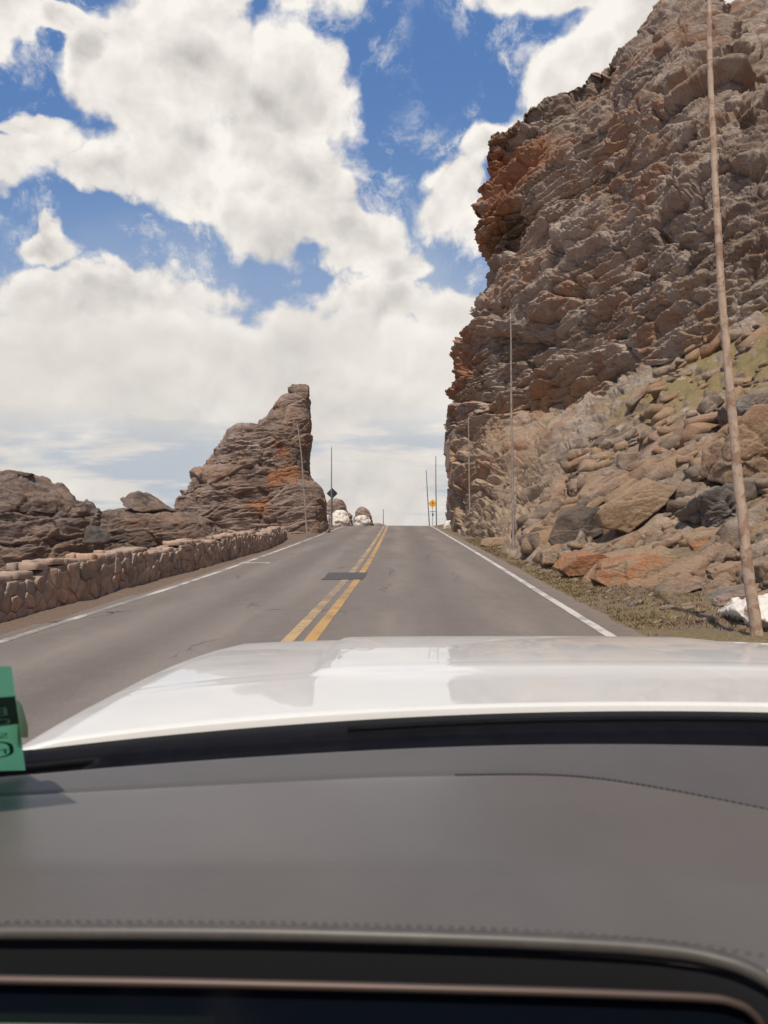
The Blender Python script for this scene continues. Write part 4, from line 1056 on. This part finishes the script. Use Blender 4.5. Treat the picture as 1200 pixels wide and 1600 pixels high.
# ------------------------------------------------------------------ signs
def sign(loc, zc, diag, facecol, label, arrow, back=False, plate=True):
    t = empty('diamond_sign', tuple(loc)); tag(t, label, 'road sign')
    x, y, z0 = loc
    h = diag / 2
    pm = MB(); pm.box((x, y + .045, (z0 - .4 + zc + h * .7) / 2), (.03, .02, (zc + h * .7 - z0 + .4) / 2)); pm.build('post', M_STEEL if not back else simple('dark_post', (.05, .045, .045), .6), t, smooth=False)
    fy = -1 if not back else 1
    fm = MB(); r_ = .12 * h
    prof = []
    for k in range(4):
        a = math.pi / 2 * k; cx, cz = (h - r_ * 1.41) * math.cos(a), (h - r_ * 1.41) * math.sin(a)
        for q in range(-2, 3):
            b_ = a + q * math.pi / 8; prof.append((cx + r_ * math.cos(b_), cz + r_ * math.sin(b_)))
    n = len(prof)
    V = [(x + p[0], y - .012, zc + p[1]) for p in prof] + [(x + p[0], y + .012, zc + p[1]) for p in prof]
    Fc_ = [tuple(range(n)), tuple(range(2 * n - 1, n - 1, -1))] + [(i, (i + 1) % n, n + (i + 1) % n, n + i) for i in range(n)]
    mf = simple('sign_face_' + ('dark' if back else 'orange'), facecol, .5, nscale=6, namp=.08)
    mesh_obj('sign_panel', V, [f[::-1] for f in Fc_], mf, t, smooth=False)
    if arrow:
        a = MB(); s = h * .42; yy = y - .0165
        shp = [(-.10, -1), (.10, -1), (.10, .15), (.42, .15), (0, 1), (-.42, .15), (-.10, .15)]
        V = [(x + p[0] * s, yy, zc + p[1] * s) for p in shp] + [(x + p[0] * s, yy + .003, zc + p[1] * s) for p in shp]
        n = len(shp); Fc_ = [tuple(range(n)), tuple(range(2 * n - 1, n - 1, -1))] + [(i, (i + 1) % n, n + (i + 1) % n, n + i) for i in range(n)]
        mesh_obj('arrow_symbol', V, [f[::-1] for f in Fc_], simple('sign_black', (.02, .018, .016), .5), t, smooth=False)
        br = MB(); br.box((x + .05, y + .0, zc - h - .42), (.38, .012, .03)); br.build('crossbar', simple('dark_bracket', (.06, .055, .06), .6), t, smooth=False)
        bb = MB(); bb.box((x + .02, y - .03, zc - h - .80), (.09, .03, .16), bev=.02); bb.build('reflector_box', simple('reflector_box_grey', (.05, .06, .06), .5), t, smooth=False)
    return t
p = Wp(676, 787, 90); sign((p[0], p[1], float(zroad(90)) - .3), p[2], 1.08, (.85, .38, .02), 'orange yellow diamond warning sign with a black arrow at the right of the crest', True)
p = Wp(519, 771, 59); sign((p[0], p[1], float(zroad(59)) - .1), p[2], .90, (.035, .035, .040), 'dark diamond sign seen from behind, left of the road by the rock spire', False, back=True)

# ------------------------------------------------------------------ the car round the camera
CX = .40
def Wc(px, py, D): return np.array([(px - 600) / F * D, D, CAMZ + (800 - py) / F * D])   # in the car's own frame, before it is set on the grade
M_PAINT, tp, bp = base_mat('white_car_paint')
tcp = tp.new('ShaderNodeTexCoord').outputs['Object']
dn = tp.noise(tp.mapping(tcp, scl=(1, 1, 1)), 5, 6, .7); dn2 = tp.noise(tcp, 90, 3, .7)
tp.put(bp.inputs['Base Color'], tp.mix(tp.rng(dn, .3, .7), (.76, .725, .68), (.80, .765, .72)))
tp.put(bp.inputs['Roughness'], .45); bp.inputs['Coat Weight'].default_value = .75
tp.put(bp.inputs['Coat Roughness'], tp.rng(dn2, .3, .7, .015, .05)); bp.inputs['Coat IOR'].default_value = 1.42
M_BLACK = simple('black_cowl_plastic', (.004, .004, .006), .6, spec=.08, nscale=30, namp=.3)
M_GAP = simple('dark_gap', (.01, .01, .01), .9)
car = empty('white_car', (CX, 1.0, 0.0)); car['label'] = 'white car seen from its driver seat, its hood and grey brown dashboard across the bottom'; car['category'] = 'car'
car.location = (0, 0, 0)
# hood
hx = np.concatenate([np.linspace(-.505, -.43, 10), np.linspace(-.43, -.16, 20)[1:], np.linspace(-.16, -.12, 10)[1:], np.linspace(-.12, .92, 50)[1:], np.linspace(.92, .96, 10)[1:], np.linspace(.96, 1.23, 20)[1:], np.linspace(1.23, 1.305, 10)[1:]])
hv = np.concatenate([np.linspace(0, .19, 22), np.linspace(.19, .24, 14)[1:], np.linspace(.24, 1, 80)[1:], ])
nv = len(hv)
def hood_z(x, y):
    t = (x - CX) / .9
    zc = np.interp(y, [.9, 1.1, 1.3, 1.5, 1.7, 1.9, 2.1, 2.3, 2.5, 2.62, 2.7], [1.213, 1.2095, 1.199, 1.187, 1.171, 1.151, 1.128, 1.101, 1.063, 1.02, .96])
    z = zc + .004 - .008 * t ** 2 - .012 * np.clip(np.abs(t), 0, 1) ** 6
    a = np.abs(x - CX)
    z = z - .16 * np.clip(a - .83, 0, None) - 1.2 * np.clip(a - .88, 0, None) ** 1.3
    # raised centre panel
    sx = np.clip((.545 - a) / .035, 0, 1); sx = sx * sx * (3 - 2 * sx); sy = np.clip((y - 1.36) / .05, 0, 1); sy = sy * sy * (3 - 2 * sy)
    return z + .010 * sx * sy
rear = lambda x: 1.112 - .17 * ((x - CX) / .9) ** 2
front = lambda x: 2.66 - .42 * np.abs((x - CX) / .9) ** 4
Xh, Vh = np.meshgrid(hx, hv)
Yh = rear(Xh) + (front(Xh) - rear(Xh)) * Vh
Zh = hood_z(Xh, Yh)
# smooth profile along y (interp is piecewise linear)
for _ in range(14): Zh[1:-1] = (Zh[:-2] + 2 * Zh[1:-1] + Zh[2:]) / 4
# rear lip turned down, nose rolled down
lip = [(Xh[0], Yh[0] - .004, Zh[0] - .004), (Xh[0], Yh[0] - .002, Zh[0] - .06)]
nose = [(Xh[-1], Yh[-1] + .03, Zh[-1] - .05), (Xh[-1], Yh[-1] + .06, Zh[-1] - .16), (Xh[-1], Yh[-1] + .07, Zh[-1] - .35), (Xh[-1], Yh[-1] + .04, Zh[-1] - .62)]
G = np.stack([np.stack(l, -1) for l in lip[::-1]] + [np.stack([Xh[i], Yh[i], Zh[i]], -1) for i in range(nv)] + [np.stack(n_, -1) for n_ in nose])
hood = mesh_obj('hood', G.reshape(-1, 3), grid_faces(G.shape[0], G.shape[1]), M_PAINT, car)
# washer-nozzle-free cowl under the glass
def band(name, f0, f1, mat, xs, nrow=6, parent=car, zf=None, smooth=True):
    rows = []
    for k in np.linspace(0, 1, nrow):
        rows.append(np.array([np.array(f0(x)) * (1 - k) + np.array(f1(x)) * k for x in xs]))
    G_ = np.stack(rows)
    return mesh_obj(name, G_.reshape(-1, 3), grid_faces(*G_.shape[:2]), mat, parent, smooth)
xs = np.linspace(-.49, 1.29, 80)
dashrear = lambda x: .957 - .125 * ((x - CX) / .9) ** 2
cow = []
for dy_, z in ((-.10, 1.13), (-.05, 1.170), (-.01, 1.186), (.02, 1.190)):
    cow.append([(x, dashrear(x) + .0 + dy_ + .04, z - .01 * ((x - CX) / .9) ** 2) for x in xs])
for k, z in ((.45, 1.190), (.55, 1.199), (.9, 1.202), (.985, 1.200), (.99, 1.15)):
    cow.append([(x, dashrear(x) * (1 - k) + (rear(x) + .01) * k, z - .01 * ((x - CX) / .9) ** 2) for x in xs])
cow = np.array(cow); mesh_obj('cowl', cow.reshape(-1, 3), grid_faces(*cow.shape[:2]), M_BLACK, car)
wb = MB()  # wiper resting in the cowl
wpts = [(x, rear(x) - .055, 1.2045 - .012 * ((x - CX) / .9) ** 2) for x in np.linspace(-.05, 1.1, 30)]
wb.tube(wpts, [.0035] * 30, 6); wb.build('wiper', M_BLACK, car)
# sides, doors, roof shell, pillars
M_LINER = simple('cabin_liner', (.30, .28, .26), .9, nscale=40, namp=.1)
M_TRIM = simple('door_trim', (.06, .055, .052), .7, nscale=30, namp=.2)
def prism(name, poly, x0, x1, mat, bev=None):
    n = len(poly); V = [(x0, p[0], p[1]) for p in poly] + [(x1, p[0], p[1]) for p in poly]
    Fc_ = [tuple(range(n)), tuple(range(2 * n - 1, n - 1, -1))] + [(i, n + i, n + (i + 1) % n, (i + 1) % n) for i in range(n)]
    return mesh_obj(name, V, Fc_, mat, car, smooth=False)
for sgn in (-1, 1):
    xo = CX + sgn * .935; xi = CX + sgn * .885
    # fender under the hood edge
    f = prism('fender', [(1.08, .35), (1.08, 1.12), (1.5, 1.10), (2.0, 1.03), (2.3, .95), (2.55, .75), (2.6, .40), (2.2, .35), (2.1, .62), (1.85, .74), (1.55, .70), (1.35, .5), (1.3, .3)], CX + sgn * .903, xo, M_PAINT)
    prism('door', [(-.2, .35), (1.05, .35), (1.05, 1.06), (-.2, 1.10)], xi, xo, M_PAINT)
    prism('door_panel', [(-.2, .4), (.80, .4), (.72, 1.09), (-.2, 1.10)], xi - sgn * .05, xi - sgn * .002, M_TRIM)
    prism('rear_door', [(-1.5, .35), (-.22, .35), (-.22, 1.12), (-1.5, 1.14)], xi, xo, M_PAINT)
# pillars: A, B, C and roof
pil = MB()
for sgn in (-1, 1):
    base = Vector((CX + sgn * 1.0, .86, 1.13)); topp = Vector((CX + sgn * .79, .03, 1.80))
    pil.tube([base + (topp - base) * k for k in np.linspace(0, 1, 10)], .030, 8)
    pil.box((CX + sgn * .80, -.25, 1.45), (.03, .06, .36)); pil.box((CX + sgn * .78, -1.55, 1.45), (.04, .12, .36))
pil.build('pillars', M_LINER, car)
rf = MB()
xs_r = np.linspace(-.80, .80, 13); ys_r = np.linspace(-1.8, .05, 14)
def rz(x, y): return 1.855 - .03 * (x / .72) ** 2 - .035 * ((y + .5) / .7) ** 2
for th, nm, mt in ((0, 'headliner', M_LINER), (.03, 'roof', M_PAINT)):
    V = [(CX + x, y, rz(x, y) + th) for y in ys_r for x in xs_r]
    mesh_obj(nm, V, grid_faces(14, 13), mt, car)
# rear wall and seats (behind the camera)
prism('tailgate', [(-1.9, .35), (-1.84, .35), (-1.74, 1.78), (-1.80, 1.8)], CX - .78, CX + .78, M_LINER)
M_SEAT = simple('seat_fabric', (.09, .08, .075), .85, nscale=60, namp=.2)
for sx in (CX - .40, CX + .40):
    sb = MB(); sb.box((sx, -.40, .78), (.24, .26, .09), bev=.04); sb.box((sx, -.74, 1.10), (.24, .075, .30), Matrix.Rotation(R(-14), 3, 'X'), bev=.05); sb.box((sx, -.84, 1.50), (.12, .05, .085), Matrix.Rotation(R(-10), 3, 'X'), bev=.03)
    sb.build('seat', M_SEAT, car)
fl = MB(); fl.box((CX, -.4, .42), (.85, 1.3, .02)); fl.build('floor_pan', M_TRIM, car, smooth=False)
fw = MB(); fw.box((CX, .93, .75), (.84, .02, .36)); fw.build('firewall', M_TRIM, car, smooth=False)
M_TYRE = simple('tyre_rubber', (.02, .02, .02), .85, nscale=30, namp=.3); M_RIM = simple('alloy_rim', (.45, .45, .46), .35, metal=.9)
for wx, wyy in ((CX - .83, 1.72), (CX + .83, 1.72), (CX - .83, -1.25), (CX + .83, -1.25)):
    wb_ = MB(); n = 40; pr = [(-.10, .22), (-.115, .30), (-.10, .345), (-.05, .36), (.05, .36), (.10, .345), (.115, .30), (.10, .22)]
    for j in range(n):
        a = 2 * math.pi * j / n
        for (dx0, r0) in pr: wb_.V.append((wx + dx0, wyy + r0 * math.cos(a), .36 + r0 * math.sin(a)))
    k = len(pr)
    for j in range(n):
        for i in range(k): wb_.F.append((j * k + i, j * k + (i + 1) % k, ((j + 1) % n) * k + (i + 1) % k, ((j + 1) % n) * k + i))
    wo = wb_.build('wheel', M_TYRE, car)
    rb = MB(); rb.tube([(wx - .085, wyy, .36), (wx + .085, wyy, .36)], .225, 32); rb.tube([(wx - .10, wyy, .36), (wx + .10, wyy, .36)], .05, 16)
    rb.build('rim', M_RIM, wo, smooth=False, origin=(0, 0, 0))
# windshield
def glass_y(x, z): return .985 - .135 * ((x - CX) / .9) ** 2 - 1.42 * (z - 1.19) + .06 * (z - 1.19) * (1.8 - z) * 2
zs_g = np.linspace(1.155, 1.80, 24); V = []
for z in zs_g:
    hwid = np.interp(z, [1.155, 1.80], [1.0, .79])
    for k in np.linspace(-1, 1, 30):
        x = CX + hwid * k; V.append((x, glass_y(x, z), z))
mg = bpy.data.materials.new('windshield_glass'); mg.use_nodes = True; tg = NT(mg.node_tree); tg.n.clear()
og = tg.new('ShaderNodeOutputMaterial'); trn = tg.new('ShaderNodeBsdfTransparent'); trn.inputs[0].default_value = (.975, .985, .975, 1)
gl = tg.new('ShaderNodeBsdfGlossy'); gl.inputs['Roughness'].default_value = 0.0; gl.inputs['Color'].default_value = (1, 1, 1, 1)
fr = tg.new('ShaderNodeFresnel'); fr.inputs['IOR'].default_value = 1.35
mx = tg.new('ShaderNodeMixShader'); tg.l.new(tg.m('MULTIPLY', fr.outputs[0], .22), mx.inputs[0]); tg.l.new(trn.outputs[0], mx.inputs[1]); tg.l.new(gl.outputs[0], mx.inputs[2]); tg.l.new(mx.outputs[0], og.inputs[0])
USE_GLASS = True
if USE_GLASS: mesh_obj('windshield', V, grid_faces(24, 30), mg, car)

# dashboard
def M_dash(name, col, weave=True, rough=.55):
    m, t, b = base_mat(name)
    pos = t.new('ShaderNodeNewGeometry').outputs['Position']
    n = t.noise(pos, 7, 4, .6)
    c = t.mix(t.rng(n, .3, .7), tuple(x * .94 for x in col), tuple(x * 1.05 for x in col))
    t.put(b.inputs['Base Color'], c); b.inputs['Roughness'].default_value = rough; b.inputs['Specular IOR Level'].default_value = .5
    b.inputs['Sheen Weight'].default_value = .15
    h = t.vor(pos, 420, 'F1') if not weave else t.noise(t.mapping(pos, scl=(1, .5, 1)), 700, 2, .5)
    bump(t, b, h, .25, .0006); return m
M_D1 = M_dash('dash_rear_vinyl', (.088, .076, .069), True, .55)
M_D2 = M_dash('dash_pad_leather', (.112, .096, .087), False, .36)
M_ST = simple('seam_thread', (.092, .079, .072), .8, spec=.2)
seam_y = lambda x: np.interp(x, [-.75, -.40, 0, .162, .229, .297, .37, .5, .7, 1.3], [.74, .767, .808, .812, .802, .764, .714, .62, .5, .42])
_sx = np.linspace(-.78, 1.34, 160); _sy = np.array([seam_y(x) for x in _sx])
for _ in range(8): _sy[1:-1] = (_sy[:-2] + 2 * _sy[1:-1] + _sy[2:]) / 4
seam = lambda x: np.interp(x, _sx, _sy)
lipy = lambda x: np.interp(x, [-.8, -.25, -.09, .09, .205, .245, .30, .5, 1.35], [.535, .528, .523, .511, .494, .480, .465, .455, .44])
_lx = np.linspace(-.8, 1.35, 160); _ly = np.array([lipy(x) for x in _lx])
for _ in range(5): _ly[1:-1] = (_ly[:-2] + 2 * _ly[1:-1] + _ly[2:]) / 4
lipf = lambda x: min(np.interp(x, _lx, _ly), seam(x) - .03)
dx_ = np.linspace(-.465, 1.265, 150)
def crown(x): return -.010 * ((x - CX) / .9) ** 2 + .0015
rows = []
for k in np.linspace(0, 1, 14):     # rear panel, curls down at the glass
    r_ = []
    for x in dx_:
        y = dashrear(x) * (1 - k) + (seam(x) + .003) * k
        z = 1.206 + .005 * k - (.025 * (1 - min(k / .12, 1)) ** 2) + crown(x) - (.002 if k > .97 else 0)
        r_.append((x, y + (.012 if k == 0 else 0), z))
    rows.append(r_)
mesh_obj('dashboard_rear', np.array(rows).reshape(-1, 3), grid_faces(14, 150)[:, ::-1].copy(), M_D1, car)
rows = []
prof = [(0, -.004), (.008, .0005), (.02, .0022), (.05, .0030), (.3, .0048), (.55, .0060), (.66, .0060), (.71, .0055), (.76, .0035), (.85, -.0005), (.95, -.006), (1.0, -.010), (1.0, -.014)]
pk = np.concatenate([np.linspace(prof[i][0], prof[i + 1][0], 5)[:-1] for i in range(len(prof) - 1)] + [[1.0]])
pz = np.interp(np.arange(len(pk)), np.arange(0, len(pk), 4), [p_[1] for p_ in prof])
for _ in range(2): pz[1:-1] = (pz[:-2] + 2 * pz[1:-1] + pz[2:]) / 4
for k, dz_ in zip(pk, pz):
    rows.append([(x, seam(x) * (1 - k) + lipf(x) * k, 1.2105 + dz_ + crown(x)) for x in dx_])
mesh_obj('dashboard_pad', np.array(rows).reshape(-1, 3), grid_faces(len(rows), 150)[:, ::-1].copy(), M_D2, car)
# stitched seam on the right and along the lip
def crown_p(x, y, z): return (x, y, z + crown(x))
sA = MB(); sB = MB()
for x in np.arange(.08, .62, .0052):
    y = float(seam(x)); sA.tube([crown_p(x - .0019, y + .0006, 1.2120), crown_p(x + .0019, y - .0016, 1.2120)], .0011, 5)
for x in np.arange(-.44, .34, .0075):
    y = float(lipf(x)) + .010; sB.tube([crown_p(x - .002, y, 1.2065), crown_p(x + .002, y, 1.2065)], .00035, 5)
sA.build('seam_stitching', simple('dark_seam_thread', (.03, .026, .025), .7), car, smooth=False); sB.build('lip_stitching', M_ST, car, smooth=False)
# instrument hood lip, dark face, bronze strip, screen
lip_pts = [(-330, 1458, .528), (0, 1456, .524), (400, 1457, .519), (800, 1469, .508), (1000, 1480, .50), (1080, 1489, .495), (1150, 1506, .487), (1200, 1530, .48), (1240, 1566, .474), (1262, 1620, .47), (1270, 1700, .466)]
A = np.array([Wc(*p_) for p_ in lip_pts]); kk_ = np.linspace(0, len(A) - 1, 90)
LP = np.stack([np.interp(kk_, range(len(A)), A[:, d_]) for d_ in range(3)], 1)
for _ in range(12): LP[1:-1] = (LP[:-2] + 2 * LP[1:-1] + LP[2:]) / 4
bz = MB(); bz.tube(LP, .0055, 12); bz.build('lip_bead', simple('lip_leather', (.085, .073, .067), .45, nscale=80, namp=.1), car)
# dark face hanging behind the bead
rows = [[(p_[0], p_[1] + .002, p_[2] - .003) for p_ in LP], [(p_[0] * .97, p_[1] + .000, min(p_[2] - .03, 1.19)) for p_ in LP], [(p_[0] * .97, p_[1] + .0, 1.05) for p_ in LP]]
mesh_obj('instrument_face', np.array(rows).reshape(-1, 3), grid_faces(3, 90), simple('dark_instrument_plastic', (.018, .018, .020), .5), car)
tr_pts = [(-330, 1524, .478), (0, 1531, .476), (300, 1536, .475), (600, 1543, .474), (900, 1551, .473), (1080, 1558, .472), (1130, 1562, .472), (1165, 1574, .472), (1188, 1596, .472), (1196, 1640, .472), (1198, 1700, .472)]
A = np.array([Wc(*p_) for p_ in tr_pts]); kk_ = np.linspace(0, len(A) - 1, 90)
TP = np.stack([np.interp(kk_, range(len(A)), A[:, d_]) for d_ in range(3)], 1)
for _ in range(6): TP[1:-1] = (TP[:-2] + 2 * TP[1:-1] + TP[2:]) / 4
bz = MB(); bz.tube(TP, .0028, 10); bz.build('bronze_strip', simple('bronze_trim', (.12, .083, .070), .5, metal=.5), car)
rows = [[tuple(p_) for p_ in TP], [(p_[0], p_[1], 1.05) for p_ in TP]]
scr = mesh_obj('screen', np.array(rows).reshape(-1, 3) + np.array([0, .0035, 0]), grid_faces(2, 90), simple('dark_screen_glass', (.006, .009, .016), .12), car)
ms, ts, bs = base_mat('lit_screen_strip'); ts.put(bs.inputs['Base Color'], (.05, .08, .05)); ts.put(bs.inputs['Emission Color'], (.30, .42, .26)); bs.inputs['Emission Strength'].default_value = .45
a_, b2, c_, d_ = Wc(-300, 1594, .4755), Wc(330, 1604, .4735), Wc(330, 1640, .4735), Wc(-300, 1640, .4755)
mesh_obj('screen_strip', [a_, b2, c_, d_], [(0, 1, 2, 3)], ms, scr if False else car, smooth=False)

# ------------------------------------------------------------------ green permit on the inside of the glass
M_PAPER, t_, b_ = base_mat('green_paper')
ps = t_.new('ShaderNodeNewGeometry').outputs['Position']; n_ = t_.noise(ps, 60, 5, .7)
t_.put(b_.inputs['Base Color'], t_.mix(n_, (.22, .58, .36), (.32, .70, .48))); b_.inputs['Roughness'].default_value = .7
t_.put(b_.inputs['Emission Color'], (0, 0, 0))
trp = t_.new('ShaderNodeBsdfTranslucent'); trp.inputs[0].default_value = (.16, .50, .30, 1); mxp = t_.new('ShaderNodeMixShader'); mxp.inputs[0].default_value = .45
outp = t_.n['Material Output']; t_.l.new(b_.outputs[0], mxp.inputs[1]); t_.l.new(trp.outputs[0], mxp.inputs[2]); t_.l.new(mxp.outputs[0], outp.inputs[0])
bump(t_, b_, n_, .4, .001)
M_DKG = simple('dark_green_print', (.022, .075, .045), .7); M_INK = simple('green_ink', (.015, .12, .055), .7); M_LTG = simple('pale_print', (.22, .55, .40), .7)
def ong(px, py, off=.004):
    """point on the inner side of the windshield seen at (px, py)"""
    d = Wc(px, py, 1.0) - np.array([0, 0, CAMZ]); lo, hi = .3, 1.3
    for _ in range(40):
        m_ = (lo + hi) / 2; q = np.array([0, 0, CAMZ]) + d * m_
        if q[1] > glass_y(q[0], q[2]): hi = m_
        else: lo = m_
    q = np.array([0, 0, CAMZ]) + d * lo
    return q - np.array([0, off, off * .9])
# paper frame: right edge from (22,1030) to (43,1196)
tr_, br_ = ong(22, 1030), ong(43, 1194)
upv = tr_ - br_; Hh = np.linalg.norm(upv); upv = upv / Hh
sidev = np.array([-1.0, -.22, 0.0]); sidev -= upv * (sidev @ upv); sidev /= np.linalg.norm(sidev)
nrmv = np.cross(sidev, upv); nrmv = nrmv if nrmv[1] < 0 else -nrmv
def onp(a, b, off=0.0):   # a: metres left from right edge, b: 0..1 up
    bend = .004 * math.sin(b * 3.1) * math.sin(a * 40)
    return br_ + upv * (b * Hh) + sidev * a + nrmv * (off + bend + .002)
PW = .10
permit = empty('paper_permit', tuple(br_)); tag(permit, 'bright green paper permit with reversed dark lettering hanging inside the windshield at the left edge', 'permit')
def patch(a0, a1, b0, b1, off, name, mat, na=8, nb=14):
    V = [onp(a, b, off) for b in np.linspace(b0, b1, nb) for a in np.linspace(a0, a1, na)]
    o = mesh_obj(name, V, grid_faces(nb, na), mat, permit)
    return o
patch(0, PW, 0, 1, 0, 'sheet', M_PAPER, 16, 20)
patch(0, PW, .52, .77, .0007, 'dark_band', M_DKG)
patch(.0, .0, 0, 0, 0, 'x', M_DKG).select_get() if False else None
def glyphs(name, txt, a_right, b_low, size_b, mat, off=.0014):
    cu = bpy.data.curves.new('t', 'FONT'); cu.body = txt; cu.size = 1.0
    to = bpy.data.objects.new('t', cu); COL.objects.link(to)
    me = bpy.data.meshes.new_from_object(to.evaluated_get(bpy.context.evaluated_depsgraph_get()))
    bpy.data.objects.remove(to)
    V = np.array([v.co[:] for v in me.vertices]); Fi = [tuple(p_.vertices) for p_ in me.polygons]
    sc_ = size_b * Hh
    P = [onp(a_right + v[0] * sc_, b_low + v[1] * size_b, off) for v in V]      # x runs leftwards: reads reversed from inside
    return mesh_obj(name, P, Fi, mat, permit, smooth=False)
glyphs('lettering', 'BACK', .0065, .622, .098, M_LTG)
glyphs('lettering', 'CAR', .0058, .537, .082, M_LTG)
glyphs('lettering', 'S', .0105, .405, .072, M_INK)
glyphs('lettering', 'TO', .0100, .232, .078, M_INK)
# oval ring
V = []; Fi = []; n = 60
for i in range(n):
    th = 2 * math.pi * i / n
    for k in (1.0, .90):
        c, s = math.cos(th), math.sin(th); e = .62
        V.append(onp(.046 + .038 * np.sign(c) * abs(c) ** e * (k if abs(c) > .3 else (k + 1) / 2), .283 + .103 * np.sign(s) * abs(s) ** e * k, .0014))
for i in range(n): Fi.append((2 * i, 2 * i + 1, (2 * i + 3) % (2 * n), (2 * i + 2) % (2 * n)))
mesh_obj('oval_frame', V, Fi, M_INK, permit, smooth=False)
# the pale sheet behind it, only a sliver showing
a3 = [ong(31, 1092, .0015), ong(36, 1100, .0015), ong(45, 1132, .0015), ong(45, 1150, .0015), ong(20, 1150, .0015), ong(20, 1092, .0015)]
mesh_obj('backing_sheet', a3, [(0, 1, 2, 3, 4, 5)], simple('pale_backing_paper', (.75, .76, .62), .7), permit, smooth=False)
# set car and permit on the 3 % grade
RG = Matrix.Translation((0, 0, CAMZ)) @ Matrix.Rotation(PITCH, 4, 'X') @ Matrix.Translation((0, 0, -CAMZ))
for o_ in (car, permit):
    o_.location = RG @ o_.location; o_.rotation_euler = (PITCH, 0, 0)
for m_ in list(bpy.data.meshes):
    if m_.users == 0: bpy.data.meshes.remove(m_)
